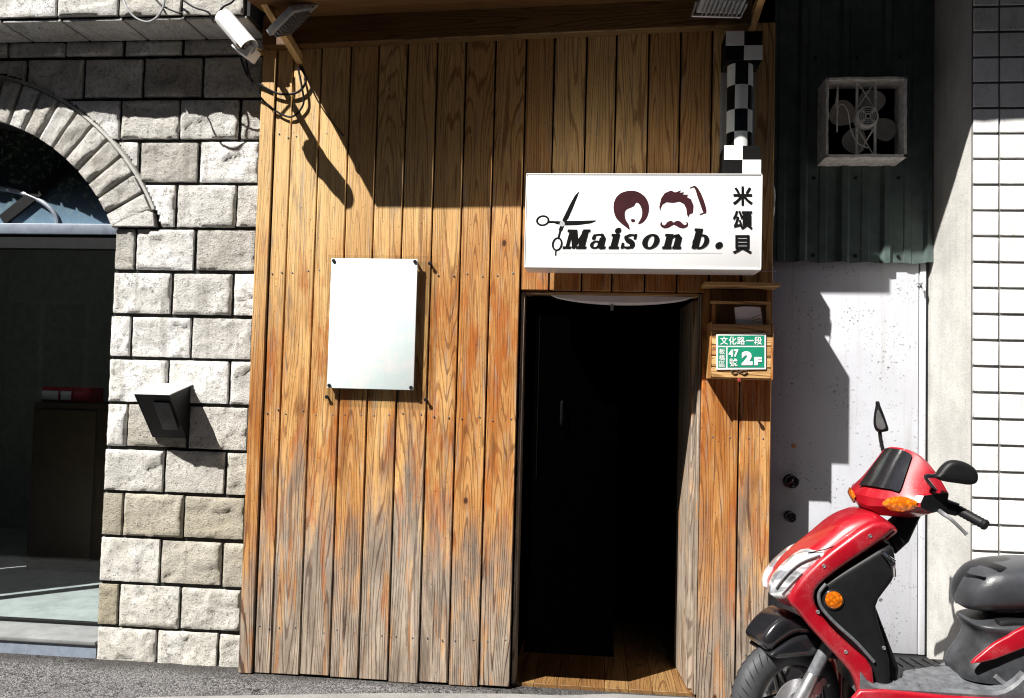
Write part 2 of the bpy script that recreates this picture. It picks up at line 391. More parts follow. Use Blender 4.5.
def tube(bm, pts, r, seg=10, mi=0, cap=True):
    pts = [Vector(p) for p in pts]; n = len(pts)
    rs = r if isinstance(r, (list, tuple)) else [r]*n
    t0 = (pts[1]-pts[0]).normalized()
    a = Vector((0, 0, 1)) if abs(t0.z) < 0.9 else Vector((1, 0, 0))
    nrm = (a - t0*a.dot(t0)).normalized(); rings = []
    for i, p in enumerate(pts):
        t = (pts[min(i+1, n-1)]-pts[max(i-1, 0)]).normalized()
        nrm = (nrm - t*nrm.dot(t)).normalized(); bn = t.cross(nrm)
        rings.append([bm.verts.new(p+(nrm*math.cos(2*PI*k/seg)+bn*math.sin(2*PI*k/seg))*rs[i]) for k in range(seg)])
    for i in range(n-1):
        for k in range(seg):
            f = bm.faces.new((rings[i][k], rings[i][(k+1) % seg], rings[i+1][(k+1) % seg], rings[i+1][k])); f.material_index = mi
    if cap:
        bm.faces.new(rings[0][::-1]).material_index = mi; bm.faces.new(rings[-1]).material_index = mi

def smooth_path(pts, k=6):
    pts = [Vector(p) for p in pts]; o = []
    for i in range(len(pts)-1):
        p0, p1, p2, p3 = pts[max(i-1, 0)], pts[i], pts[i+1], pts[min(i+2, len(pts)-1)]
        for j in range(k):
            t = j/k
            o.append(0.5*((2*p1)+(p2-p0)*t+(2*p0-5*p1+4*p2-p3)*t*t+(3*p1-p0-3*p2+p3)*t**3))
    o.append(pts[-1]); return o

def smooth_loop(pts, k=4):
    pts = [Vector(p) for p in pts]; n = len(pts); o = []
    for i in range(n):
        p0, p1, p2, p3 = pts[i-1], pts[i], pts[(i+1) % n], pts[(i+2) % n]
        for j in range(k):
            t = j/k
            o.append(0.5*((2*p1)+(p2-p0)*t+(2*p0-5*p1+4*p2-p3)*t*t+(3*p1-p0-3*p2+p3)*t**3))
    return o

def lathe(bm, origin, axis, prof, seg=32, mi=0, closed=False):
    """prof: (radius, distance along axis)"""
    ax = Vector(axis).normalized(); a = Vector((0, 0, 1)) if abs(ax.z) < 0.9 else Vector((1, 0, 0))
    u = (a-ax*a.dot(ax)).normalized(); v = ax.cross(u); o = Vector(origin); rings = []
    for r, d in prof:
        if r < 1e-6: rings.append([bm.verts.new(o+ax*d)])
        else: rings.append([bm.verts.new(o+ax*d+(u*math.cos(2*PI*k/seg)+v*math.sin(2*PI*k/seg))*r) for k in range(seg)])
    pr = list(zip(rings, rings[1:])) + ([(rings[-1], rings[0])] if closed else [])
    for A, B in pr:
        for k in range(seg):
            k2 = (k+1) % seg
            vs = [A[k % len(A)], A[k2 % len(A)], B[k2 % len(B)], B[k % len(B)]]
            u_ = []
            for x in vs:
                if x not in u_: u_.append(x)
            if len(u_) > 2: bm.faces.new(u_).material_index = mi

def pillow(bm, pts, y0, y1, r, mi=0, k=4):
    """side outline (points in x,z at any y) given width y0..y1 and rounded rims of radius r; outline must wind either way"""
    pl = [(p[0], p[2]) for p in pts]; n = len(pl)
    area = sum(pl[i][0]*pl[(i+1) % n][1]-pl[(i+1) % n][0]*pl[i][1] for i in range(n))
    if area < 0: pl = pl[::-1]
    nr = []
    for i in range(n):
        ax, az = pl[i-1]; bx, bz = pl[i]; cx, cz = pl[(i+1) % n]
        e1 = Vector((bx-ax, bz-az)); e2 = Vector((cx-bx, cz-bz))
        n1 = Vector((-e1.y, e1.x)); n2 = Vector((-e2.y, e2.x))
        if n1.length > 1e-9: n1.normalize()
        if n2.length > 1e-9: n2.normalize()
        s = n1+n2
        if s.length < 1e-6: s = n1
        s.normalize(); nr.append(s/max(0.45, s.dot(n1)) if n1.length > 0 else s)
    def ring(ins, y): return [bm.verts.new((pl[i][0]+nr[i].x*ins, y, pl[i][1]+nr[i].y*ins)) for i in range(n)]
    prof = []
    for j in range(k+1):
        a = PI/2*j/k; prof.append((r*(1-math.sin(a)), y0+r*(1-math.cos(a))))
    for j in range(k, -1, -1):
        a = PI/2*j/k; prof.append((r*(1-math.sin(a)), y1-r*(1-math.cos(a))))
    rings = [ring(*q) for q in prof]
    for A, B in zip(rings, rings[1:]):
        for i in range(n):
            bm.faces.new((A[i], A[(i+1) % n], B[(i+1) % n], B[i])).material_index = mi
    cap_fill(bm, rings[0], mi); cap_fill(bm, rings[-1], mi)

def loft(bm, secs, mi=0, closed_ring=True, cap=True):
    rings = [[bm.verts.new(p) for p in s] for s in secs]; n = len(rings[0])
    for A, B in zip(rings, rings[1:]):
        for i in range(n if closed_ring else n-1):
            bm.faces.new((A[i], A[(i+1) % n], B[(i+1) % n], B[i])).material_index = mi
    if cap and closed_ring:
        bm.faces.new(rings[0][::-1]).material_index = mi; bm.faces.new(rings[-1]).material_index = mi

def new(): return bmesh.new()

def obj(name, bm, mats, parent=None, sharp=38, loc=None, label=None, sub=0):
    if not isinstance(mats, (list, tuple)): mats = [mats]
    bmesh.ops.recalc_face_normals(bm, faces=bm.faces)
    off = Vector((0, 0, 0))
    if parent is not None:
        q = parent
        while q is not None: off += q.location; q = q.parent
    elif loc is not None: off = Vector(loc)
    if off.length: bmesh.ops.translate(bm, verts=bm.verts, vec=-off)
    me = bpy.data.meshes.new(name); bm.to_mesh(me); bm.free()
    for mm in mats: me.materials.append(mm)
    me.shade_smooth(); me.set_sharp_from_angle(angle=rad(sharp))
    o = bpy.data.objects.new(name, me); COL.objects.link(o)
    if parent is not None: o.parent = parent
    elif loc is not None: o.location = loc
    if label: o['label'] = label
    if sub:
        md = o.modifiers.new('subdivision', 'SUBSURF'); md.levels = sub; md.render_levels = sub
    return o

def thing(name, label, cat, loc=(0, 0, 0), group=None):
    o = bpy.data.objects.new(name, None); COL.objects.link(o); o.location = loc; o.empty_display_size = 0.1
    o['label'] = label; o['category'] = cat
    if group: o['group'] = group
    return o

def tag(o, label, cat, group=None):
    o['label'] = label; o['category'] = cat
    if group: o['group'] = group
    return o

def structure(o): o['kind'] = 'structure'; return o

def wood_data(bm): return bm.loops.layers.uv.new('plank'), bm.verts.layers.float.new('rnd')

def plank(bm, lay, x0, x1, y0, y1, z0, z1, bev=0.003, rnd=None, mi=0, along='z'):
    """one board with its own grain; along = direction of the grain"""
    uvl, rl = lay
    box(bm, x0, x1, y0, y1, z0, z1, bev, mi, 1)
    r = max(0.001, random.random() if rnd is None else rnd)
    cx, cy, cz = (x0+x1)/2, (y0+y1)/2, (z0+z1)/2
    nv = [v for v in bm.verts if v[rl] == 0.0]
    fs = {f for v in nv for f in v.link_faces}
    for v in nv: v[rl] = r
    for f in fs:
        for l in f.loops:
            c = l.vert.co
            if along == 'z': l[uvl].uv = ((c.x-cx)+(c.y-cy), c.z)
            elif along == 'x': l[uvl].uv = ((c.z-cz)+(c.y-cy), c.x+3.0)
            else: l[uvl].uv = ((c.x-cx)+(c.z-cz), c.y+3.0)

def shear_z(bm, k, x0):
    for v in bm.verts: v.co.z += (v.co.x-x0)*k

def flat(bm, pts, mi=0):
    cap_fill(bm, [bm.verts.new(p) for p in pts], mi)

def glyphs(bm, body, rect, y, bold=0.0, mi=0):
    """built-in lettering fitted into a measured rectangle (px x0,y0,x1,y1) on the plane y"""
    c = bpy.data.curves.new('lettering', 'FONT'); c.body = body; c.offset = bold; c.resolution_u = 3
    o = bpy.data.objects.new('lettering', c); COL.objects.link(o)
    me = o.to_mesh()
    xs = [v.co.x for v in me.vertices]; ys = [v.co.y for v in me.vertices]
    a, b_, c0, d = min(xs), max(xs), min(ys), max(ys)
    x0, y0, x1, y1 = rect
    vs = []
    for v in me.vertices:
        px = x0+(v.co.x-a)/(b_-a)*(x1-x0); py = y1-(v.co.y-c0)/max(1e-6, d-c0)*(y1-y0)
        vs.append(bm.verts.new(P(px, py, y)))
    for pl in me.polygons:
        try: bm.faces.new([vs[i] for i in pl.vertices]).material_index = mi
        except ValueError: pass
    o.to_mesh_clear(); bpy.data.objects.remove(o); bpy.data.curves.remove(c)

def stroke_px(pts, ws):
    """variable-width stroke outline in px"""
    n = len(pts); L_, R_ = [], []
    ws = ws if isinstance(ws, (list, tuple)) else [ws]*n
    for i in range(n):
        a = pts[max(i-1, 0)]; b_ = pts[min(i+1, n-1)]
        dx, dy = b_[0]-a[0], b_[1]-a[1]; l = math.hypot(dx, dy) or 1
        nx, ny = -dy/l*ws[i]/2, dx/l*ws[i]/2
        L_.append((pts[i][0]+nx, pts[i][1]+ny)); R_.append((pts[i][0]-nx, pts[i][1]-ny))
    return L_, R_

def stroke(bm, pts, ws, y, mi=0):
    A, B = stroke_px(pts, ws)
    a = [bm.verts.new(P(*p, y)) for p in A]; b_ = [bm.verts.new(P(*p, y)) for p in B]
    for i in range(len(a)-1): bm.faces.new((a[i], a[i+1], b_[i+1], b_[i])).material_index = mi

def curve2(pts, k=5):
    return [(v.x, v.y) for v in smooth_path([(p[0], p[1], 0) for p in pts], k)]
def loop2(pts, k=4):
    return [(v.x, v.y) for v in smooth_loop([(p[0], p[1], 0) for p in pts], k)]

# ================================================================== ground
bm = new()
for i in range(1):
    f = bm.faces.new([bm.verts.new(p) for p in ((-60, -60, 0), (60, -60, 0), (60, 60, 0), (-60, 60, 0))])
structure(obj('ground', bm, M['asphalt']))
bm = new()
pts = [(-1.75, -0.42), (-0.6, -0.17), (0.0, -0.075), (0.25, -0.06), (0.5, 0.02), (0.9, 0.03), (1.2, -0.02), (2.1, -0.02), (2.1, -0.19), (4.2, -0.19), (4.2, -1.5), (-1.9, -1.5)]
prism(bm, [(x, y, -0.02) for x, y in pts], (0, 0, 0.028), 0, 0.006)
structure(obj('pavement', bm, M['apron']))

# ================================================================== stone wall
SY = 0.09
AX, AZ, RO, RI = -3.27, 1.89, 1.335, 1.085
JR, JL = -2.268, -4.272
wall = thing('stone_wall', 'rough white stone block wall with an arched opening left of the timber front', 'wall', (-2.9, 0.2, 0))
CZ = [-0.04, 0.175, 0.411, 0.658, 0.898, 1.137, 1.38, 1.627, 1.86, 2.103, 2.342, 2.588, 2.828, 3.061, 3.298, 3.40]
GAP = 0.0092
def in_open(x, z):
    if z < 2.342: return JL < x < JR
    return (x-AX)**2+(z-AZ)**2 < (RO+0.012)**2
def stone_block(bm, rl, x0, x1, z0, z1, y, clip=True, amp=1.0):
    x0 += GAP*random.uniform(0.7, 1.3); x1 -= GAP*random.uniform(0.7, 1.3); z0 += GAP*random.uniform(0.7, 1.4); z1 -= GAP*random.uniform(0.7, 1.3)
    if x1-x0 < 0.02: return
    nx = max(5, int((x1-x0)/0.0125)+2); nz = max(5, int((z1-z0)/0.0125)+2)
    r = random.random(); sd = Vector((random.uniform(0, 99), random.uniform(0, 99), random.uniform(0, 99)))
    tx, tz = random.uniform(-0.06, 0.06), random.uniform(-0.08, 0.08)
    g = {}
    for i in range(nx+1):
        for j in range(nz+1):
            x = x0 if i == 0 else x1 if i == nx else x0+0.0012+(x1-x0-0.0024)*(i-1)/(nx-2)
            z = z0 if j == 0 else z1 if j == nz else z0+0.0012+(z1-z0-0.0024)*(j-1)/(nz-2)
            d = min(x-x0, x1-x, z-z0, z1-z)
            h = 0.006+0.006*(1-(1-min(d/0.016, 1))**2)
            q = Vector((x, 0, z))
            n = noise.fractal(q*6+sd, 1.0, 2.0, 4)
            cell = noise.cell((q+Vector((n, 0, n))*0.06)*11+sd)
            h += min(0.25+d/0.03, 1)*(0.0105*n+0.005*cell+0.16*(tx*(x-x0)+tz*(z-z0)))*amp
            jx = noise.noise(q*25+sd)*0.0032
            yy = y-h
            if i in (0, nx) or j in (0, nz): yy = y+0.012
            v = bm.verts.new((x+jx, yy, z+jx*0.7)); v[rl] = r; g[i, j] = v
    for i in range(nx):
        for j in range(nz):
            if clip and in_open(x0+(x1-x0)*(i+.5)/nx, z0+(z1-z0)*(j+.5)/nz): continue
            bm.faces.new((g[i, j], g[i+1, j], g[i+1, j+1], g[i, j+1]))
bm = new(); rl = bm.verts.layers.float.new('rnd')
W_ = 0.3445
for k in range(len(CZ)-1):
    z0, z1 = CZ[k], CZ[k+1]
    anchor = -1.588 if k in (0, 2, 4, 6, 8, 10, 12, 14) else -1.811
    b = anchor+2*W_
    xs = []
    while b > -5.0: xs.append(b); b -= W_
    edges = sorted(xs)
    for a, c in zip(edges, edges[1:]):
        a2, c2 = a, min(c, -1.30)
        if c2-a2 < 0.05: continue
        if z1 < 2.4:
            if a2 < JR < c2:
                if c2-JR > 0.03: stone_block(bm, rl, JR-GAP, c2, z0, z1, SY, False)
                continue
            if a2 < JL < c2:
                if JL-a2 > 0.03: stone_block(bm, rl, a2, JL+GAP, z0, z1, SY, False)
                continue
            if JL <= a2 and c2 <= JR: continue
            stone_block(bm, rl, a2, c2, z0, z1, SY, False)
        else: stone_block(bm, rl, a2, c2, z0, z1, SY, True)
# jamb faces (right side visible edge)
obj('block_facing', bm, M['stone'], wall, sharp=60)
# backing with the arched hole
bm = new()
arc = []
a0 = math.asin((2.342-AZ)/RI)
for i in range(33):
    a = a0+(PI-2*a0)*i/32; arc.append((AX+RI*1.002*math.cos(a), AZ+RI*1.002*math.sin(a)))
outer = [(JR, -0.1), (JR, 2.342)]+arc+[(JL, 2.342), (JL, -0.1), (-5.2, -0.1), (-5.2, 4.6), (-1.25, 4.6), (-1.25, -0.1)]
prism(bm, [(x, SY+0.0105, z) for x, z in outer], (0, 0.24, 0))
obj('mortar_core', bm, M['mortar'], wall)
# upper band that oversails the wall
bm = new(); rl = bm.verts.layers.float.new('rnd')
b = -1.44
k = 0
for z0, z1 in ((3.40, 3.63), (3.63, 3.87), (3.87, 4.1), (4.1, 4.34), (4.34, 4.58)):
    b = -1.44-(W_*0.5 if k % 2 else 0.02); k += 1
    if k % 2 == 0: stone_block(bm, rl, b, -1.44, z0, z1, -0.185, False)
    while b > -5.1:
        stone_block(bm, rl, b-W_, b, z0, z1, -0.185, False); b -= W_
obj('overhang_facing', bm, M['stone'], wall, sharp=60)
bm = new()
box(bm, -5.2, -1.44, -0.175, SY+0.008, 3.402, 4.59, 0.0)
obj('overhang_core', bm, M['mortar'], wall)
bm = new(); rl = bm.verts.layers.float.new('rnd')
x = -1.45
while x > -5.0:                                                       # slabs of the soffit
    x0 = x-0.34
    box(bm, x0+0.006, x-0.006, -0.18, SY-0.012, 3.388, 3.401, 0.004)
    x = x0
for v in bm.verts: v[rl] = 0.3+0.2*math.sin(v.co.x*9)
obj('overhang_soffit', bm, M['stone'], wall)
# voussoirs
bm = new(); rl = bm.verts.layers.float.new('rnd')
na = 25
a_lo = a0-0.012
for i in range(na):
    a, c = a_lo+(PI-2*a_lo)*i/na, a_lo+(PI-2*a_lo)*(i+1)/na
    g = 0.0105; ra = random.random(); sd = Vector((random.uniform(0, 99), 5, random.uniform(0, 99)))
    nu, nv = 10, 20; grid = {}
    for u in range(nu+1):
        for v in range(nv+1):
            tv = 0.0 if v == 0 else 1.0 if v == nv else 0.005+0.99*(v-1)/(nv-2)
            tu = 0.0 if u == 0 else 1.0 if u == nu else 0.012+0.976*(u-1)/(nu-2)
            rr = RI+(RO-0.014-RI)*tv
            aa = a+(c-a)*tu
            d = min(tu*(c-a)*rr, (1-tu)*(c-a)*rr, (rr-RI), (RO-0.014-rr))
            ga = g/rr*(1-2*tu)
            q = Vector((AX+rr*math.cos(aa), 0, AZ+rr*math.sin(aa)))
            n = noise.fractal(q*7+sd, 1.0, 2.0, 4)
            h = 0.006+0.006*(1-(1-min(d/0.014, 1))**2)+min(0.25+d/0.025, 1)*0.013*n
            y = SY-0.022-h
            if u in (0, nu) or v in (0, nv): y = SY+0.012
            vv = bm.verts.new((AX+rr*math.cos(aa+ga), y, AZ+rr*math.sin(aa+ga))); vv[rl] = ra; grid[u, v] = vv
    for u in range(nu):
        for v in range(nv): bm.faces.new((grid[u, v], grid[u+1, v], grid[u+1, v+1], grid[u, v+1]))
for s in (1, -1):                                                       # wedge shaped springers
    q = [(-2.281, 2.3465), (-2.035, 2.3465), (-2.05, 2.425), (-2.085, 2.432), (-2.279, 2.353)]
    nv0 = set(bm.verts)
    prism(bm, [(AX+s*(x-AX), SY-0.035, z) for x, z in q], (0, 0.046, 0), 0, 0.003)
    for v in bm.verts:
        if v not in nv0: v[rl] = 0.4
obj('arch_stone', bm, M['stone'], wall, sharp=60)
bm = new()
ring = []
for i in range(49):
    a = a0+(PI-2*a0)*i/48
    ring.append([(AX+r*math.cos(a), y, AZ+r*math.sin(a)) for r, y in ((RO-0.010, SY+0.012), (RO-0.009, SY-0.014), (RO+0.006, SY-0.012), (RO+0.013, SY+0.012))])
loft(bm, ring)
obj('arch_rim', bm, M['concrete'], wall)

# ---- step, shop room and glazing behind the arch
st = thing('entrance_step', 'pale terrazzo doorstep with blue grey riser below the arched glass door', 'step', (-3.2, 0.2, 0))
bm = new(); box(bm, JL+0.004, JR-0.004, 0.072, 0.342, 0.07, 0.092, 0.004); obj('tread', bm, M['terrazzo'], st)
bm = new(); box(bm, JL+0.004, JR-0.004, 0.084, 0.342, -0.05, 0.0695, 0.0); obj('riser', bm, M['bluegrey'], st)
room = thing('shop_room', 'dim room behind the arched glass door', 'room', (-3.2, 1.8, 0.0))
bm = new(); box(bm, -5.2, -1.5, 0.40, 3.2, 0.02, 0.088, 0); obj('room_floor', bm, M['room_terrazzo'], room)
bm = new()
box(bm, -5.2, -1.5, 3.2, 3.25, 0.0, 3.4); box(bm, -5.25, -5.2, 0.36, 3.25, 0.0, 3.4); box(bm, -1.5, -1.45, 0.36, 3.25, 0.0, 3.4)
obj('room_wall', bm, M['dark_wall'], room)
bm = new(); box(bm, -5.25, -1.45, 0.36, 3.25, 3.4, 3.45); obj('room_ceiling', bm, M['dark_wall'], room)

gd = thing('arched_glass_door', 'dark glass shop door and fanlight filling the stone arch', 'glass door', (-3.27, 0.34, 0.09))
bm = new(); box(bm, JL-0.1, JR+0.1, 0.262, 0.335, 2.335, 2.398, 0.006)
obj('transom', bm, M['bluegrey'], gd)
bm = new(); box(bm, JL-0.1, JR+0.1, 0.275, 0.355, 2.255, 2.333, 0.0); obj('door_head', bm, M['black'], gd)
bm = new(); box(bm, JL, -3.90, 0.346, 0.354, 0.115, 2.25); box(bm, -3.80, JR+0.06, 0.346, 0.354, 0.115, 2.25)
obj('pane', bm, M['glass'], gd)
bm = new(); box(bm, -3.90, -3.80, 0.33, 0.39, 0.093, 2.253, 0.005); box(bm, JL-0.06, JR+0.06, 0.336, 0.364, 0.093, 0.113, 0.003)
obj('door_frame', bm, M['black'], gd)
bm = new(); prism(bm, [(AX+1.14*math.cos(PI*i/30), 0.325, 2.40+0.72*math.sin(PI*i/30)) for i in range(31)], (0, 0.01, 0))
obj('fanlight_pane', bm, M['fanlight'], gd)
bm = new()
for ang in (38, 142):
    d = Vector((math.cos(rad(ang)), 0, math.sin(rad(ang)))); nn = Vector((-d.z, 0, d.x))*0.032
    c = Vector((AX, 0.30, 2.30))
    p0, p1 = c+d*0.20, c+d*1.3
    prism(bm, [p0+nn, p1+nn, p1-nn, p0-nn], (0, 0.022, 0))
obj('glazing_bar', bm, M['black'], gd)
bm = new()
pp = [(AX+0.50*math.cos(PI*i/24), 0.312, 2.40+0.22*math.sin(PI*i/24)) for i in range(25)]
tube(bm, pp, 0.014, 8); obj('fanlight_arc', bm, M['bluegrey'], gd)

cab = thing('brown_cabinet', 'brown wooden cabinet in the dark room behind the glass door', 'cabinet', tuple(P(75, 500, 1.7))[:2]+(0.09,))
c0 = P(34, 402, 1.6); c1 = P(120, 402, 1.6)
bm = new(); box(bm, c0.x, c1.x+0.5, 1.6, 2.2, 0.09, c0.z, 0.008); obj('carcass', bm, M['cabinet'], cab)
bm = new()
box(bm, c0.x+0.04, c0.x+0.5, 1.582, 1.598, 0.16, c0.z-0.05, 0.005); box(bm, c0.x+0.53, c1.x+0.46, 1.582, 1.598, 0.16, c0.z-0.05, 0.005)
obj('cabinet_door', bm, M['cabinet'], cab)
lb = ['red carton with a pale end, leftmost of the row on the cabinet', 'red carton with a broad white end, second in the row on the cabinet', 'plain red carton, third in the row on the cabinet']
for i, (a, b_, col) in enumerate(((40, 58, 'paper'), (59, 71, 'paper'), (72, 88, 'red_plain'))):
    p0 = P(a, 390, 1.64); p1 = P(b_, 381, 1.64)
    r_ = thing('carton', lb[i], 'carton', (p0.x, 1.7, c0.z), 'red cartons on the cabinet')
    bm = new(); box(bm, p0.x, p1.x, 1.66, 1.85, c0.z+0.002, c0.z+0.115, 0.004); obj('carton_body', bm, M['red_plain'], r_)
    bm = new(); box(bm, p0.x+0.006, p1.x-0.006, 1.654, 1.6585, c0.z+0.02, c0.z+0.085, 0.0); obj('carton_end', bm, M[col], r_)

# ================================================================== wall lamp
lp = thing('wall_lamp', 'black wedge shaped lamp with pale sloping top on the stone wall', 'lamp', (-1.9, 0.08, 1.3))
bm = new()
fl, fr, br, bl = Vector((-1.997, -0.155, 1.433)), Vector((-1.792, -0.155, 1.433)), Vector((-1.792, 0.085, 1.486)), Vector((-1.997, 0.085, 1.486))
prism(bm, [fl, fr, br, bl], (0, 0, 0.007), 0, 0.002)
obj('lamp_top', bm, M['white_plastic'], lp)
bm = new()
for xa, xb in ((-1.990, -1.984), (-1.805, -1.799)):                  # tapering cheeks
    prism(bm, [(xa, -0.148, 1.432), (xa, 0.085, 1.484), (xa, 0.085, 1.20), (xa, 0.055, 1.20)], (xb-xa, 0, 0))
prism(bm, [(-1.984, -0.146, 1.432), (-1.805, -0.146, 1.432), (-1.805, 0.056, 1.20), (-1.984, 0.056, 1.20)], (0, 0.006, 0))
obj('lamp_shade', bm, M['black'], lp)
bm = new(); box(bm, -1.90, -1.815, -0.075, -0.06, 1.25, 1.395, 0.004)
for v in bm.verts: v.co.y += (1.40-v.co.z)*0.78-0.055
obj('lamp_louvre', bm, M['panel_grey'], lp)

# ================================================================== timber front
fac = thing('plank_wall', 'shop front of weathered vertical orange planks greying toward the ground', 'facade', (0, 0.05, 0))
bm = new(); lay = wood_data(bm)
seams = [-1.432, -1.355, -1.263, -1.109, -0.949, -0.798, -0.644, -0.485, -0.332, -0.176, -0.016]
for i, (a, b_) in enumerate(zip(seams, seams[1:])):
    g = 0.0042
    yo = random.uniform(-0.0025, 0.0025)
    plank(bm, lay, a+(0 if i == 0 else g), b_-g, (-0.012 if i == 0 else yo), 0.028, random.uniform(0.002, 0.014), 3.40, 0.003, rnd=0.95 if i == 0 else None)
up = [-0.016, 0.131, 0.298, 0.451, 0.616, 0.777, 0.936, 1.0926, 1.252]
for i, (a, b_) in enumerate(zip(up, up[1:])):
    g = 0.0042; yo = random.uniform(-0.0025, 0.0025)
    plank(bm, lay, a+(g if i else g), b_-g, yo, 0.028, 2.022 if i < 6 else (2.06 if i == 6 else 2.06), 3.40, 0.003)
for a, b_ in ((0.905, 1.0926), (1.0926, 1.252)):
    plank(bm, lay, a+0.004, b_-0.004, random.uniform(-0.002, 0.002), 0.028, 0.006, 2.052, 0.003)
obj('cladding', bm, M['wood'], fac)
bm = new()
box(bm, -1.428, -0.022, 0.03, 0.36, 0.0, 4.4); box(bm, -0.0215, 0.911, 0.03, 0.36, 2.026, 4.4); box(bm, 0.9115, 1.249, 0.03, 0.205, 0.0, 4.4)
obj('wall_core', bm, M['dark'], fac)
bm = new(); lathe(bm, (0, 0, 0), (0, 1, 0), [(0, 0), (0.0042, 0.0004), (0.0042, 0.006)], 8)
nail0 = obj('nail', bm, M['steel'], None); nail0.parent = fac; first = True
spots = []
for a, b_ in zip(seams[1:], seams[2:]):
    for z in (0.24, 1.36, 2.10, 2.83):
        for t in (0.22, 0.78): spots.append((a+(b_-a)*t+random.uniform(-.006, .006), z+random.uniform(-0.012, 0.012)))
for x in (0.965, 1.05, 1.14, 1.21):
    for z in (0.24, 1.30): spots.append((x, z))
for x, z in spots:
    o = nail0 if first else nail0.copy()
    if not first: COL.objects.link(o)
    first = False; o.parent = fac; o.location = (x-fac.location.x, -0.0042-fac.location.y, z)
bm = new(); lay = wood_data(bm)
plank(bm, lay, -1.415, 1.12, -0.07, -0.004, 3.285, 3.455, 0.006, along='x'); shear_z(bm, 0.030, -1.415)
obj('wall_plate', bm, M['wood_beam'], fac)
bm = new(); lay = wood_data(bm)
plank(bm, lay, -0.012, 0.006, 0.030, 0.16, 0.02, 2.018, 0.003); plank(bm, lay, 0.893, 0.909, 0.0305, 0.10, 0.02, 2.018, 0.003)
plank(bm, lay, 0.007, 0.892, 0.031, 0.14, 2.004, 2.020, 0.003, along='x')
obj('door_frame', bm, M['wood_grey'], fac)

# dark passage behind the door opening
ps = thing('entry_passage', 'unlit passage with brown boarded floor behind the open doorway', 'passage', (0.45, 0.6, 0))
bm = new()
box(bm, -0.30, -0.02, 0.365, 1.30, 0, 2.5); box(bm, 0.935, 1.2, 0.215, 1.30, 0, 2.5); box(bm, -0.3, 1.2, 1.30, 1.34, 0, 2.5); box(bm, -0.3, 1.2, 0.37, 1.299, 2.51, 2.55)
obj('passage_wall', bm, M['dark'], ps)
bm = new(); lay = wood_data(bm)
x = -0.019
while x < 0.93:
    plank(bm, lay, x, min(x+0.118, 0.934), 0.062, 1.298, -0.01, 0.018, 0.002, along='y'); x += 0.12
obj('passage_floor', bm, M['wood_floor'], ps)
bl_ = thing('rolled_blind', 'pale sagging roller blind rolled up under the door lintel', 'blind', (0.5, 0.12, 2.0))
bm = new()
secs = []
for i in range(21):
    t = i/20; x = 0.14+0.72*t; sg = 0.046*math.sin(PI*t)**0.55
    secs.append([(x, 0.036, 2.002), (x, 0.035, 2.002-sg*0.75), (x, 0.046, 2.0-sg), (x, 0.066, 2.0-sg*0.9), (x, 0.074, 2.002)])
loft(bm, secs); obj('blind_cloth', bm, M['paper'], bl_)
bm = new(); tube(bm, [(0.455, 0.046, 1.957), (0.455, 0.045, 1.928)], 0.008, 8); obj('pull', bm, M['grey_metal'], bl_)

dp = thing('black_inner_door', 'black door with a dull pull handle inside the dark doorway', 'door', (0.0, 0.1, 0.15))
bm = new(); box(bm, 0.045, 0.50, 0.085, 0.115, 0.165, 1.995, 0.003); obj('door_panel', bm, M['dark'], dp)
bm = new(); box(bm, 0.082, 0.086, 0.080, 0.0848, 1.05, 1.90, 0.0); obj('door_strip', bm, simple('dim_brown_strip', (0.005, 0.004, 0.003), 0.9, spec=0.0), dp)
bm = new()
h0 = P(562, 402, 0.06); h1 = P(562, 425, 0.06)
tube(bm, smooth_path([(h0.x, 0.086, h0.z), (h0.x, 0.052, h0.z-0.005), (h0.x, 0.048, (h0.z+h1.z)/2), (h0.x, 0.052, h1.z+0.005), (h0.x, 0.086, h1.z)], 5), 0.008, 8)
obj('pull_handle', bm, simple('dim_handle', (0.004, 0.004, 0.0042), 0.9, spec=0.05), dp)

ld = thing('grey_door_leaf', 'open grey wooden door leaf folded back at the right of the doorway', 'door', (0.895, 0.12, 0.02))
bm = new(); lay = wood_data(bm)
plank(bm, lay, 0.872, 0.898, 0.104, 0.50, 0.022, 1.992, 0.004)
for v in bm.verts: v.co.x -= (v.co.y-0.1)*0.075
obj('door_panel', bm, M['wood_grey'], ld)
bm = new()
bm.free()
for z in (0.35, 1.6):
    bm = new(); tube(bm, [(0.902, 0.101, z-0.05), (0.902, 0.101, z+0.05)], 0.006, 8); obj('hinge', bm, M['steel'], ld)

# ================================================================== awning
aw = thing('timber_awning', 'timber lean-to awning along the top of the plank front', 'awning', (-0.1, 0, 3.5))
bm = new(); lay = wood_data(bm)
nb = 4
for i in range(nb):                                                   # boards of the roof, running along the front
    t0, t1 = i/nb-(0.06 if i == 0 else 0), (i+1)/nb-(0.004 if i < nb-1 else 0)
    def rp(x, t, dz): return Vector((x, -0.5*t, 3.452-0.115*t+dz))
    xa0, xa1 = -1.367+0.045*t0, -1.367+0.045*t1
    vs = [bm.verts.new(p) for p in (rp(xa0, t0, 0), rp(1.10, t0, 0), rp(1.10, t1, 0), rp(xa1, t1, 0), rp(xa0, t0, 0.025), rp(1.10, t0, 0.025), rp(1.10, t1, 0.025), rp(xa1, t1, 0.025))]
    r_ = random.random()
    for v in vs: v[lay[1]] = r_
    for q in ((0, 1, 2, 3), (7, 6, 5, 4), (0, 4, 5, 1), (1, 5, 6, 2), (2, 6, 7, 3), (3, 7, 4, 0)):
        f = bm.faces.new([vs[j] for j in q])
        for l in f.loops: l[lay[0]].uv = (l.vert.co.y*1.1, l.vert.co.x+3)
for v in bm.verts: v.co.z += max(0, (v.co.x+1.367))*(0.030+0.036*min(1, max(0, -v.co.y/0.5))*-0.5)
obj('roof_board', bm, M['wood_beam'], aw)
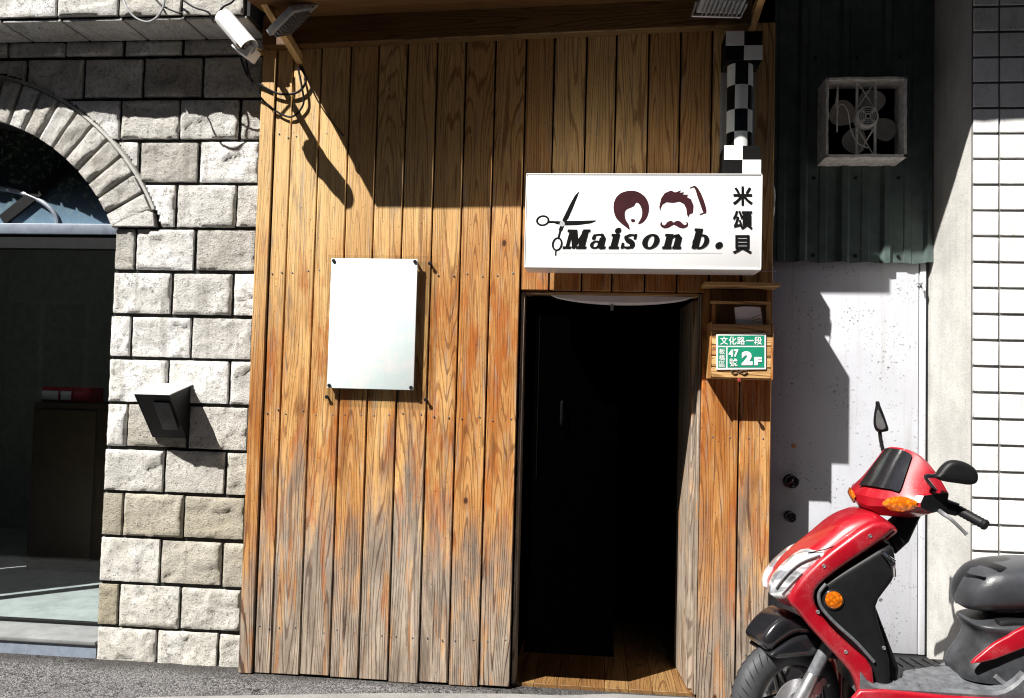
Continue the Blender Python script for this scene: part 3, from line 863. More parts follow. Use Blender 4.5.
bm = new(); lay = wood_data(bm)
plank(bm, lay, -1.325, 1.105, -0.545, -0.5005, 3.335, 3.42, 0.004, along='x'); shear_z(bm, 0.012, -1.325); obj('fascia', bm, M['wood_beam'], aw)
for xa, xb, px in ((-1.228, -1.30, 0), (1.125, 1.15, 1)):
    bm = new(); lay = wood_data(bm)
    z0 = 3.215 if px == 0 else 3.345
    a = Vector((xa, -0.004, z0)); b_ = Vector((xb, -0.50, z0+(0.20 if px == 0 else 0.16)))
    wv = Vector((0.017, 0, 0)); hv = Vector((0, 0.012, 0.045))
    vs = [bm.verts.new(p) for p in (a-wv, a+wv, a+wv+hv, a-wv+hv, b_-wv, b_+wv, b_+wv+hv, b_-wv+hv)]
    for v in vs: v[lay[1]] = 0.2
    for q in ((0, 1, 2, 3), (7, 6, 5, 4), (0, 4, 5, 1), (1, 5, 6, 2), (2, 6, 7, 3), (3, 7, 4, 0)):
        f = bm.faces.new([vs[j] for j in q])
        for l in f.loops: l[lay[0]].uv = (l.vert.co.x-xa, l.vert.co.y+3)
    obj('brace', bm, M['wood_box'], aw)

# flood lights
def floodlight(name, label, center, rx, rz, ry=0.0):
    t = thing(name, label, 'floodlight', center, 'floodlights under the awning')
    Rm = Matrix.Rotation(rz, 4, 'Z') @ Matrix.Rotation(ry, 4, 'Y') @ Matrix.Rotation(rx, 4, 'X')
    def fin(nm, bm, mt):
        bmesh.ops.transform(bm, matrix=Rm, verts=bm.verts); bmesh.ops.translate(bm, verts=bm.verts, vec=Vector(center)); obj(nm, bm, mt, t)
    bm = new(); box(bm, -0.105, 0.105, -0.022, 0.012, -0.075, 0.075, 0.006); fin('housing', bm, M['grey_metal'])
    bm = new()
    for i in range(9): box(bm, -0.085+i*0.0205, -0.080+i*0.0205, 0.0125, 0.034, -0.06, 0.06)
    fin('cooling_fin', bm, M['steel'])
    bm = new(); box(bm, -0.09, 0.09, -0.0265, -0.0225, -0.06, 0.06, 0.0); fin('lens', bm, M['headlamp'])
    bm = new(); tube(bm, [(-0.118, 0, 0), (-0.118, 0.0, 0.11), (0.118, 0.0, 0.11), (0.118, 0, 0)], 0.008, 8); fin('bracket', bm, M['steel'])
    return t
floodlight('floodlight', 'grey floodlight tilted beside the slanting left brace of the awning', tuple(P(290, 20, -0.36)), rad(-60), rad(-35), rad(-20))
floodlight('floodlight', 'grey floodlight with dark cooling fins at the right end of the awning', tuple(P(722, 2, -0.36)), rad(-100), rad(6))

# ================================================================== security camera and cables
cc = thing('security_camera', 'white tube security camera mounted at the top left corner of the planks', 'camera', tuple(P(245, 45, -0.2)))
A = P(221, 15, -0.355); B = P(249, 48, -0.385)
ax = (B-A).normalized(); ln = (B-A).length
bm = new(); lathe(bm, A, ax, [(0, 0), (0.030, 0.002), (0.041, 0.012), (0.043, 0.03), (0.043, ln*0.8), (0.041, ln*0.8+0.002), (0, ln*0.8)], 28); obj('housing', bm, M['white_plastic'], cc)
bm = new()
u = Vector((0, 0, 1)); u = (u-ax*u.dot(ax)).normalized(); v_ = ax.cross(u)
secs = []
for d in (0.02, ln*0.5, ln):
    ring = [A+ax*d+(u*math.cos(t)+v_*math.sin(t))*0.049 for t in [rad(-115)+rad(230)*i/16 for i in range(17)]]
    ring += [A+ax*d+(u*math.cos(t)+v_*math.sin(t))*0.046 for t in [rad(115)-rad(230)*i/16 for i in range(17)]]
    secs.append(ring)
loft(bm, secs); obj('sun_hood', bm, M['white_plastic'], cc)
bm = new(); lathe(bm, A+ax*(ln*0.8+0.002), ax, [(0.038, 0), (0.036, 0.012), (0.028, 0.014), (0.012, 0.006), (0, 0.006)], 24); obj('lens', bm, M['black_gloss'], cc)
bm = new()
C0 = P(247, 50, -0.30); box(bm, C0.x-0.055, C0.x+0.05, C0.y-0.05, C0.y+0.05, C0.z-0.035, C0.z+0.03, 0.008)
bmesh.ops.rotate(bm, cent=C0, matrix=Matrix.Rotation(rad(35), 3, 'Y'), verts=bm.verts)
tube(bm, [C0, (A+B)/2-u*0.03], 0.014, 10); obj('bracket', bm, M['white_plastic'], cc)
bm = new(); tube(bm, [P(254, 51, -0.28), P(262, 53, -0.02)], [0.018, 0.016], 10); obj('wall_plug', bm, M['brass'], cc)

def cable(label, pts, r=0.006, mat='black'):
    bm = new(); pts = [P(*q) for q in pts]; tube(bm, smooth_path(pts, 6), r, 8)
    o = obj('cable', bm, M[mat], None, loc=tuple(pts[0])); tag(o, label, 'cable', 'cables by the camera'); return o
cable('thick black cable sagging below the camera across the plank top', [(240, 55, -0.1), (248, 76, -0.04), (262, 86, -0.024), (280, 94, -0.02), (298, 92, -0.02), (306, 80, -0.025), (300, 66, -0.03)], 0.0065)
cable('black cable looping deepest below the left awning brace', [(246, 60, -0.08), (252, 84, -0.03), (268, 105, -0.018), (290, 117, -0.015), (303, 105, -0.02), (302, 88, -0.03), (298, 68, -0.03)], 0.0055)
cable('thin wire running down from the left brace over the planks', [(302, 66, -0.02), (312, 90, -0.015), (322, 108, -0.014), (334, 124, -0.012), (344, 136, -0.01)], 0.003)
cable('pale looped cable hanging in front of the upper stone band', [(122, -6, -0.25), (127, 8, -0.27), (136, 18, -0.27), (148, 22, -0.27), (158, 16, -0.26), (164, 4, -0.25), (164, -8, -0.25)], 0.0055, 'grey_metal')
cable('black cable slanting down the upper stone band left of the camera', [(152, -8, -0.23), (160, 4, -0.235), (176, 12, -0.24), (182, 13, -0.235)], 0.005)
cable('black cable running to the back of the camera', [(170, -10, -0.24), (192, 6, -0.25), (208, 12, -0.26), (215, 22, -0.25), (222, 8, -0.26), (232, 2, -0.25), (240, -8, -0.22)], 0.0055)

# ================================================================== white notice board
nb_ = thing('notice_board', 'faded white poster under clear acrylic on standoffs against the planks', 'notice board', (-0.78, -0.03, 1.8))
bm = new(); box(bm, -1.005, -0.548, -0.040, -0.034, 1.492, 2.168, 0.002); obj('poster', bm, M['poster'], nb_)
bm = new(); box(bm, -1.030, -0.470, -0.020, -0.016, 1.425, 2.188, 0.0); obj('acrylic_sheet', bm, M['clear'], nb_)
for x, z in ((-0.992, 2.155), (-0.561, 2.155), (-0.992, 1.505), (-0.561, 1.505)):
    bm = new(); lathe(bm, (x, -0.0475, z), (0, 1, 0), [(0, 0), (0.008, 0.0008), (0.0095, 0.003), (0.0095, 0.007), (0.007, 0.0072), (0.007, 0.046)], 18); obj('standoff', bm, M['black'], nb_)
for x, z in ((-0.487, 2.150), (-0.487, 1.445), (-1.010, 1.445)):
    bm = new(); lathe(bm, (x, -0.026, z), (0, 1, 0), [(0, 0), (0.008, 0.001), (0.010, 0.004), (0.010, 0.0055), (0.006, 0.006), (0.006, 0.026)], 18); obj('screw', bm, M['black'], nb_)

# ================================================================== shop sign
YS = -0.31
sg = thing('shop_sign', 'white box sign with scissors and haircuts reading Maison b. above the doorway', 'sign', (0.58, -0.1, 2.1))
c00, c10, c11, c01 = P(525.5, 268, YS), P(760, 270, YS), P(760, 173, YS), P(527, 177, YS)
x0, x1 = 0.033, 1.129; zb, zt = 2.103, 2.540
bm = new(); box(bm, x0, x1, YS, -0.130, zb, zt, 0.004)
obj('light_box', bm, M['sign_white'], sg)
bm = new()
for a, b_, c, d in ((x0-0.004, x1+0.004, zb-0.010, zb-0.0005), (x0-0.004, x1+0.004, zt+0.0005, zt+0.006)): box(bm, a, b_, YS-0.003, -0.129, c, d, 0.0015)
for a in (x0-0.0055, x1+0.0005): box(bm, a, a+0.005, YS-0.002, -0.1295, zb-0.0003, zt+0.0003, 0.0015)
obj('sign_trim', bm, M['white_plastic'], sg)
for x in (0.22, 0.95):
    for z in (2.2, 2.45):
        bm = new(); box(bm, x-0.015, x+0.015, -0.1295, -0.002, z-0.015, z+0.015); obj('bracket', bm, M['steel'], sg)
K = [0]
def ly():                                                              # every vinyl layer 0.15 mm above the last
    K[0] += 1; return YS-0.0008-0.00003*K[0]
def za(p): return [(520+x/6.07, 165+y/6.07) for x, y in p]
def zb_(p): return [(640+x/6.07, 165+y/6.07) for x, y in p]
def poly(bm, p, mi=0):
    y = ly(); flat(bm, [P(a, b_, y) for a, b_ in p], mi)
# scissors
bm = new()
for q in ([(356,162),(347,190),(318,262),(290,325),(272,346),(258,336),(276,300),(306,238),(334,188)], [(460,338),(430,351),(350,362),(275,364),(266,350),(280,342),(350,341)]):
    q = za(q); stroke(bm, q+q[:2], 0.9, ly())
poly(bm, za([(356,162),(347,190),(318,262),(290,325),(272,346),(258,336),(276,300),(306,238),(334,188)]))
poly(bm, za([(460,338),(430,351),(350,362),(275,364),(266,350),(280,342),(350,341)]))
stroke(bm, za(curve2([(262,352),(230,350),(205,346),(172,346)])), [3.2]*8+[2.2]*8, ly())
stroke(bm, za(curve2([(260,360),(246,395),(238,425),(232,450)])), [3.8]*6+[2.2]*10, ly())
def ring_px(bm, cx, cy, rx, ry, t, rot=0.0):
    y = ly(); n = 36; A_, B_ = [], []
    for i in range(n):
        a = 2*PI*i/n
        for L_, k in ((A_, 1.0), (B_, 0.0)):
            X = (rx-(0 if k else t))*math.cos(a); Y = (ry-(0 if k else t*0.8))*math.sin(a)
            L_.append(bm.verts.new(P(cx+X*math.cos(rot)-Y*math.sin(rot), cy+X*math.sin(rot)+Y*math.cos(rot), y)))
    for i in range(n): bm.faces.new((A_[i], A_[(i+1) % n], B_[(i+1) % n], B_[i]))
ring_px(bm, 520+138/6.07, 165+337/6.07, 6.8, 5.4, 2.1, -0.15)
ring_px(bm, 520+226/6.07, 165+480/6.07, 5.4, 7.0, 2.1, 0.2)
stroke(bm, za([(218,516),(216,550)]), 1.5, ly())
obj('scissors_emblem', bm, M['ink'], sg)
bm = new(); y = ly(); cpx = (520+256/6.07, 165+357/6.07)
flat(bm, [P(cpx[0]+2.6*math.cos(2*PI*i/20), cpx[1]+2.6*math.sin(2*PI*i/20), y) for i in range(20)])
obj('scissors_pivot', bm, M['hair_grey'], sg)
# hair silhouettes
bm = new()
poly(bm, loop2(za([(670,155),(722,165),(765,200),(783,250),(776,305),(750,345),(716,358),(736,320),(741,280),(726,240),(706,228),(690,250),(650,268),(636,290),(641,330),(660,362),(665,392),(648,380),(610,350),(580,315),(567,260),(577,208),(612,170)]), 3))
poly(bm, loop2(za([(672,333),(684,327),(699,334),(694,345),(680,346)]), 3))
obj('woman_hair_emblem', bm, M['maroon'], sg)
bm = new()
poly(bm, zb_([(121,285),(117,252),(128,202),(150,170),(188,154),(214,166),(250,152),(240,168),(266,164),(261,179),(291,179),(286,195),(310,208),(325,245),(322,290),(302,298),(292,318),(285,300),(281,265),(266,236),(240,222),(200,229),(160,225),(136,240),(126,262)]))
poly(bm, loop2(zb_([(205,349),(222,338),(246,343),(268,364),(283,358),(279,346),(291,350),(290,370),(265,384),(235,378),(206,362),(177,378),(147,384),(125,370),(124,352),(135,345),(133,358),(150,366),(166,346),(190,338)]), 2))
poly(bm, loop2(zb_([(322,128),(342,130),(372,175),(397,245),(403,286),(386,293),(366,240),(347,186),(336,150)]), 2))
stroke(bm, zb_([(303,139),(325,131)]), 1.2, ly()); stroke(bm, zb_([(363,301),(388,291)]), 1.2, ly())
for i in range(13):
    t = i/12; stroke(bm, zb_([(334+t*40, 150+t*135), (320+t*38, 156+t*133)]), 0.22, ly())
obj('man_hair_emblem', bm, M['maroon'], sg)
# MAISON B lettering: bold slanted serif
bm = new()
SLN, XH, BASE = 0.26, 14.4, 248.3
class Pen:
    def __init__(s, x, base=BASE): s.x = x; s.b = base
    def T(s, u, v): return (s.x-0.4+(u*1.10+SLN*v)*XH, s.b-v*XH)
    def poly(s, p):
        q = [s.T(*r) for r in p]; poly(bm, q); stroke(bm, q+q[:2], 1.15, ly())
    def st(s, p, w): 
        q = [s.T(*r) for r in p]; stroke(bm, q, [x*XH for x in w] if isinstance(w, list) else w*XH, ly())
    def ell(s, cu, cv, ru, rv, iu, iv, a0=0, a1=360, rot=0.0):
        y = ly(); n = 40; A_, B_ = [], []
        for i in range(n+1):
            a = rad(a0+(a1-a0)*i/n)
            A_.append(bm.verts.new(P(*s.T(cu+ru*math.cos(a), cv+rv*math.sin(a)), y)))
            B_.append(bm.verts.new(P(*s.T(cu+iu*math.cos(a+rot), cv+iv*math.sin(a+rot)), y)))
        for i in range(n): bm.faces.new((A_[i], A_[i+1], B_[i+1], B_[i]))
    def disc(s, cu, cv, r): poly(bm, [s.T(cu+r*math.cos(2*PI*i/24), cv+r*math.sin(2*PI*i/24)) for i in range(24)])
p = Pen(563.0)   # M
p.poly([(0.0,0),(0.52,0),(0.52,0.11),(0.35,0.13),(0.35,1.15),(0.19,1.15),(0.19,0.13),(0.0,0.11)])
p.poly([(0.05,1.28),(0.05,1.17),(0.30,1.10),(0.62,0.0),(0.74,0.0),(0.86,0.42),(0.60,1.28)])
p.poly([(0.62,0.0),(0.72,0.0),(1.20,1.15),(1.06,1.15)])
p.poly([(1.02,1.28),(1.45,1.28),(1.45,1.17),(1.34,1.14),(1.34,0.14),(1.47,0.11),(1.47,0),(0.84,0),(0.84,0.11),(0.99,0.14),(0.99,1.15)])
p = Pen(589.0)   # a
p.st(curve2([(0.14,0.74),(0.20,0.90),(0.45,0.96),(0.68,0.88),(0.74,0.68)], 6), [0.22]*7+[0.12]*8+[0.24]*10)
p.poly([(0.56,0.72),(0.90,0.72),(0.90,0.16),(1.04,0.10),(1.02,0.0),(0.72,-0.02),(0.56,0.10)])
p.ell(0.37,0.26,0.35,0.29,0.13,0.17)
p.disc(0.16,0.72,0.13)
p = Pen(608.6)   # i
p.poly([(0.02,0.98),(0.02,0.87),(0.14,0.83),(0.14,0.14),(0.02,0.10),(0.02,0),(0.64,0),(0.64,0.10),(0.50,0.14),(0.50,0.98)])
p.disc(0.33,1.24,0.20)
p = Pen(620.8)   # s
p.st(curve2([(0.76,0.72),(0.66,0.90),(0.42,0.93),(0.20,0.80),(0.28,0.60),(0.55,0.45),(0.72,0.27),(0.60,0.08),(0.34,0.06),(0.12,0.16),(0.08,0.30)], 5), [0.13]*10+[0.17]*5+[0.30]*6+[0.36]*8+[0.30]*6+[0.17]*6+[0.13]*10)
p.poly([(0.70,0.98),(0.80,0.98),(0.80,0.64),(0.70,0.64)]); p.poly([(0.03,0.36),(0.13,0.36),(0.15,0.0),(0.03,0.0)])
p = Pen(641.2)   # o
p.ell(0.52,0.48,0.54,0.53,0.19,0.39, rot=0.0)
p = Pen(662.2)   # n
p.poly([(0.02,0.98),(0.02,0.87),(0.13,0.83),(0.13,0.14),(0.02,0.10),(0.02,0),(0.58,0),(0.58,0.10),(0.49,0.14),(0.49,0.98)])
p.st(curve2([(0.44,0.66),(0.58,0.84),(0.78,0.88),(0.92,0.74)], 6), [0.10]*6+[0.18]*6+[0.30]*7)
p.poly([(0.72,0.82),(1.07,0.76),(1.07,0.14),(1.19,0.10),(1.19,0),(0.66,0),(0.66,0.10),(0.72,0.14)])
p = Pen(690.2)   # b
p.poly([(0.02,1.36),(0.02,1.25),(0.13,1.21),(0.13,0.0),(0.30,0.0),(0.49,0.06),(0.49,1.36)])
p.ell(0.58,0.47,0.52,0.51,0.20,0.38)
p = Pen(713.4)   # .
p.disc(0.33,0.21,0.235)
obj('lettering', bm, M['ink'], sg)
bm = new(); stroke(bm, [(562, 252.2), (722, 252.6)], 0.32, ly()); obj('underline', bm, M['hair_grey'], sg)
bm = new()
for ch, r_ in (('米', (732.6, 186.2, 752.8, 205.4)), ('頌', (732.6, 210.6, 752.6, 229.4)), ('貝', (732.4, 235.0, 752.0, 253.6))): glyphs(bm, ch, r_, ly(), 0.022)
obj('side_lettering', bm, M['ink'], sg)

# ================================================================== barber pole
bp = thing('barber_pole', 'black and white chequered barber pole standing over the sign', 'barber pole', (1.06, -0.12, 2.56))
px0, px1, pm = 0.973, 1.147, 1.060
def checks(z0, z1, flip, nm):
    zm = (z0+z1)/2
    bm = new(); box(bm, px0+0.001, px1-0.001, -0.198, -0.03, z0+0.001, z1-0.001, 0.0); o = obj(nm, bm, M['ink'], bp)
    bm = new()
    for i, j in ((0, 1), (1, 0)) if not flip else ((0, 0), (1, 1)):
        a, b_ = (px0, pm) if i == 0 else (pm, px1); c, d = (z0, zm) if j == 0 else (zm, z1)
        box(bm, a, b_, -0.2005, -0.1985, c, d, 0.0)
    obj('white_check', bm, M['check_white'], o)
checks(3.131, 3.273, False, 'top_block'); checks(2.572, 2.712, False, 'bottom_block')
bm = new()
rr = 0.062; zs = [2.716, 2.79, 2.90, 3.02, 3.127]; na_ = 6
cxp, cyp = 1.055, -0.118
for j in range(4):
    for i in range(na_):
        a, b_ = 2*PI*i/na_-PI/2, 2*PI*(i+1)/na_-PI/2
        for k in range(6):
            t0, t1 = a+(b_-a)*k/6-PI/na_, a+(b_-a)*(k+1)/6-PI/na_
            f = bm.faces.new([bm.verts.new((cxp+rr*math.cos(t), cyp+rr*math.sin(t), z)) for t, z in ((t0, zs[j]), (t1, zs[j]), (t1, zs[j+1]), (t0, zs[j+1]))])
            f.material_index = (i+j+0) % 2
bmesh.ops.remove_doubles(bm, verts=bm.verts, dist=1e-5)
obj('drum', bm, [M['check_white'], M['ink']], bp)
bm = new(); lathe(bm, (1.060, -0.115, 2.7125), (0, 0, 1), [(0.084, 0), (0.084, 0.418)], 40); obj('casing', bm, M['clear'], bp)
bm = new(); box(bm, px0+0.004, px1-0.004, -0.029, -0.0035, 2.70, 3.14); obj('back_plate', bm, M['grey_metal'], bp)

cable_r = thing('sign_wire', 'thin bent wire sticking out at the right end of the sign', 'wire', tuple(P(768, 186, -0.12)))
bm = new(); tube(bm, smooth_path([P(760, 180, -0.13), P(770, 184, -0.13), P(775, 192, -0.12), P(773, 230, -0.11), P(772, 262, -0.11), P(775, 271, -0.12), P(760, 271, -0.13)], 5), 0.0018, 6)
obj('wire', bm, M['steel'], cable_r)

# ================================================================== letter box
mb = thing('wooden_letterbox', 'open wooden letterbox with a green address plate beside the doorway', 'letterbox', (1.07, -0.06, 1.588))
X0, X1, YF = 0.928, 1.220, -0.130
bm = new(); lay = wood_data(bm)
for i in range(5):
    z0 = 1.592+i*0.053; plank(bm, lay, X0+0.010, X1, YF, YF+0.012, z0+0.002, z0+0.0505, 0.002, along='x')
obj('front_slat', bm, M['wood_box'], mb)
for q in ((X0, X0+0.0095), (X1+0.0005, X1+0.010)):
    bm = new(); lay = wood_data(bm); plank(bm, lay, q[0], q[1], YF-0.001, -0.004, 1.588, 1.862, 0.002); obj('side_panel', bm, M['wood_box'], mb)
for q in ((X0+0.0105, X0+0.026), (X1-0.022, X1-0.004)):
    bm = new(); lay = wood_data(bm); plank(bm, lay, q[0], q[1], YF+0.014, YF+0.030, 1.603, 1.953, 0.002); obj('post', bm, M['wood_box'], mb)
bm = new(); lay = wood_data(bm); plank(bm, lay, X0+0.003, X1-0.003, YF+0.012, YF+0.034, 1.9545, 1.968, 0.002, along='x'); obj('rail', bm, M['wood_box'], mb)
bm = new(); lay = wood_data(bm); plank(bm, lay, X0+0.011, X1-0.001, YF+0.013, -0.005, 1.588, 1.600, 0.002, along='x'); obj('base_board', bm, M['wood_box'], mb)
bm = new(); lay = wood_data(bm); plank(bm, lay, X0+0.012, X1-0.002, -0.018, -0.0045, 1.602, 2.035, 0.0, along='z'); obj('back_board', bm, M['wood_beam'], mb)
bm = new(); lay = wood_data(bm); plank(bm, lay, 0.895, 1.258, YF-0.012, -0.0045, 2.040, 2.058, 0.003, along='x'); obj('roof', bm, M['wood_box'], mb)
bm = new()
oc = P(739, 372.5, YF-0.002)
for s in (-1, 1):
    tube(bm, smooth_path([(oc.x, YF-0.003, oc.z), (oc.x+s*0.02, YF-0.004, oc.z+0.012), (oc.x+s*0.038, YF-0.004, oc.z+0.004), (oc.x+s*0.024, YF-0.004, oc.z-0.008), (oc.x+s*0.008, YF-0.003, oc.z-0.003)], 5), 0.0025, 6)
obj('carved_bow', bm, M['cabinet'], mb)
bm = new(); lathe(bm, (oc.x, YF-0.016, 1.583), (0, 1, 0), [(0, 0), (0.008, 0.001), (0.010, 0.006), (0.006, 0.016), (0.006, 0.03)], 14); obj('knob', bm, M['red_rim'], mb)
# address plate
yp = YF-0.0065
pl = []
bm = new(); prism(bm, [P(716.3, 334.2, yp), P(766.0, 333.0, yp), P(766.0, 369.2, yp), P(716.3, 369.6, yp)], (0, 0.005, 0), 0)
plate = obj('address_plate', bm, M['check_white'], mb)
bm = new()
g0 = yp-0.0008
def rect(bm, a, b_, c, d, y): flat(bm, [P(a, b_, y), P(c, b_, y), P(c, d, y), P(a, d, y)])
rect(bm, 718.0, 335.5, 764.4, 345.6, g0); rect(bm, 718.0, 347.0, 726.0, 367.6, g0); rect(bm, 727.4, 347.0, 764.4, 367.6, g0)
obj('plate_field', bm, M['plate_green'], plate)
bm = new()
kk = [g0-0.0006]
def gy(): kk[0] -= 0.00012; return kk[0]
for i, ch in enumerate('文化路一段'):
    a = 720.2+i*8.5
    if ch == '一': glyphs(bm, ch, (a+0.3, 340.0, a+7.8, 341.2), gy(), 0.0)
    else: glyphs(bm, ch, (a, 336.6, a+7.8, 344.6), gy(), 0.012)
for i, ch in enumerate('板橋區'): glyphs(bm, ch, (719.0, 348.6+i*6.2, 725.0, 354.2+i*6.2), gy(), 0.0)
for ch, r_ in (('4', (728.6, 349.4, 733.2, 356.8)), ('7', (733.8, 349.4, 738.6, 356.8)), ('號', (729.4, 358.4, 737.4, 366.4)), ('2', (741.6, 351.2, 752.6, 365.2)), ('F', (754.4, 357.0, 761.8, 365.2))):
    glyphs(bm, ch, r_, gy(), 0.05 if ch in '47' else (0.07 if ch in '2F' else 0.008))
obj('plate_lettering', bm, M['check_white'], plate)
# leaflet
lf = thing('leaflet', 'folded white leaflet sticking out of the letterbox slot', 'leaflet', tuple(P(748, 325, -0.12)))
bm = new()
pa = [P(734.5, 307.5, -0.116), P(744, 306.4, -0.122), P(756, 306.8, -0.124), P(760.5, 307.5, -0.120), P(763.5, 329, -0.105), P(736.5, 329, -0.103)]
prism(bm, pa, (0, 0.006, 0)); obj('sheet', bm, M['paper'], lf)
bm = new()
for s in (((751, 318), (756, 316.5), (762, 314)), ((752, 321), (757, 319.5), (761.5, 318.5)), ((753, 323.4), (758, 322.6), (762, 322))):
    stroke(bm, curve2(s, 4), [0.9]*9, -0.1262)
obj('print', bm, M['print_brown'], lf)

# ================================================================== right-hand side : green sheet, fan, steel door, pillar
DY = 0.25
cs = thing('corrugated_panel', 'dark green corrugated metal panel above the white door', 'panel', (1.68, 0.22, 2.2))
bm = new()
prof = []
x = 1.253; P0 = 1.4369
xs = []
def ribs():
    out_ = []
    k = -1
    while True:
        c = P0+0.2135*k
        if c > 2.2: break
        out_ += [(c-0.030, 0), (c-0.014, -0.020), (c+0.014, -0.020), (c+0.030, 0)]
        out_ += [(c+0.085, 0), (c+0.090, -0.004), (c+0.124, -0.004), (c+0.129, 0)]
        k += 1
    return [(max(1.253, min(2.10, a)), b_) for a, b_ in out_ if 1.2 < a < 2.13]
rb = ribs()
pa = [bm.verts.new((a, 0.222+b_, 2.215+0.004*math.sin(a*40))) for a, b_ in rb]; pb = [bm.verts.new((a, 0.222+b_, 4.25)) for a, b_ in rb]
for i in range(len(rb)-1):
    if rb[i+1][0]-rb[i][0] > 1e-5: bm.faces.new((pa[i], pa[i+1], pb[i+1], pb[i]))
obj('sheet', bm, M['corr'], cs)
for k in range(4):
    for z in (2.25, 2.66, 3.3):
        bm = new(); lathe(bm, (P0+0.2135*k+0.06, 0.212, z), (0, 1, 0), [(0, 0), (0.007, 0.001), (0.009, 0.005), (0.009, 0.010)], 10); obj('rivet', bm, M['black'], cs)

fn = thing('exhaust_fan', 'dusty square exhaust fan set in the green corrugated panel', 'fan', (1.71, 0.12, 2.72))
FX0, FX1, FZ0, FZ1, FY = 1.512, 1.905, 2.722, 3.132, 0.05
bm = new()
rnd = random.Random(4)
def wavy(bm, a, b_, t, axis):
    n = 14; A_ = []
    for i in range(n+1):
        s = i/n; j = rnd.uniform(-0.002, 0.002) if 0 < i < n else 0
        A_.append((s, j))
    for (s0, j0), (s1, j1) in zip(A_, A_[1:]):
        if axis == 'x':
            q = [(a[0]+(b_[0]-a[0])*s0, a[1]+j0), (a[0]+(b_[0]-a[0])*s1, a[1]+j1)]
            vs = [(q[0][0], FY, q[0][1]), (q[1][0], FY, q[1][1]), (q[1][0], FY, q[1][1]+t), (q[0][0], FY, q[0][1]+t)]
        else:
            q = [(a[0]+j0, a[1]+(b_[1]-a[1])*s0), (a[0]+j1, a[1]+(b_[1]-a[1])*s1)]
            vs = [(q[0][0], FY, q[0][1]), (q[0][0]+t, FY, q[0][1]), (q[1][0]+t, FY, q[1][1]), (q[1][0], FY, q[1][1])]
        prism(bm, vs, (0, 0.19, 0))
wavy(bm, (FX0, FZ0), (FX1, FZ0), 0.016, 'x'); wavy(bm, (FX0, FZ1-0.012), (FX1, FZ1-0.012), 0.012, 'x')
wavy(bm, (FX0, FZ0), (FX0, FZ1), 0.012, 'z'); wavy(bm, (FX1-0.014, FZ0), (FX1-0.014, FZ1), 0.014, 'z')
obj('frame', bm, M['fan_grey'], fn)
bm = new(); box(bm, FX0+0.013, FX1-0.015, 0.186, 0.20, FZ0+0.017, FZ1-0.013); obj('back_plate', bm, M['dark'], fn)
mx, mz = P(867.7, 116.5, 0.06).x, P(867.7, 116.5, 0.06).z
bm = new()
for a in (mx-0.047, mx+0.043): box(bm, a-0.005, a+0.005, 0.075, 0.087, FZ0+0.015, FZ1-0.012)
for z0, z1 in ((FZ0+0.016, mz-0.05), (mz+0.05, FZ1-0.012)):
    tube(bm, [(mx-0.044, 0.082, z0), (mx+0.04, 0.082, z1)], 0.0035, 6); tube(bm, [(mx+0.04, 0.084, z0), (mx-0.044, 0.084, z1)], 0.0035, 6)
obj('motor_brace', bm, M['fan_grey'], fn)
bm = new(); lathe(bm, (mx, 0.055, mz), (0, 1, 0), [(0, 0), (0.048, 0.001), (0.055, 0.008), (0.055, 0.06), (0, 0.06)], 32)
mot = obj('motor', bm, M['fan_grey'], fn)
bm = new()
for r0 in (0.018, 0.028, 0.038):
    for q in range(4):
        n = 7; A_, B_ = [], []
        for i in range(n+1):
            a = rad(q*90-34+68*i/n)
            A_.append(bm.verts.new((mx+r0*math.cos(a), 0.0542, mz+r0*math.sin(a)))); B_.append(bm.verts.new((mx+(r0+0.0045)*math.cos(a), 0.0542, mz+(r0+0.0045)*math.sin(a))))
        for i in range(n): bm.faces.new((A_[i], A_[i+1], B_[i+1], B_[i]))
flat(bm, [(mx+0.009*math.cos(2*PI*i/14), 0.0542, mz+0.009*math.sin(2*PI*i/14)) for i in range(14)])
obj('motor_vent', bm, M['dark'], mot)
for k in range(4):
    a = rad(-22+90*k); d = Vector((math.cos(a), 0, math.sin(a))); e = Vector((-d.z, 0, d.x)); c = Vector((mx, 0.135, mz))
    bm = new(); ring = []
    for i in range(24):
        t = 2*PI*i/24; u, v = 0.105+0.068*math.cos(t), 0.062*math.sin(t)*(1+0.25*math.cos(t))
        ring.append(c+d*u+e*v+Vector((0, 0.22*v, 0)))
    prism(bm, ring, (0, 0.003, 0)); obj('blade', bm, M['fan_blade'], fn)
bm = new()
tube(bm, smooth_path([P(838, 86, 0.06), P(836, 108, 0.07), P(842, 104, 0.07), P(848, 112, 0.07), P(851, 130, 0.07), P(858, 143, 0.07), P(868, 148, 0.07)], 6), 0.0035, 6)
tube(bm, [P(838, 86, 0.062), P(837, 132, 0.062)], 0.004, 6)
obj('power_cord', bm, M['fan_grey'], fn)

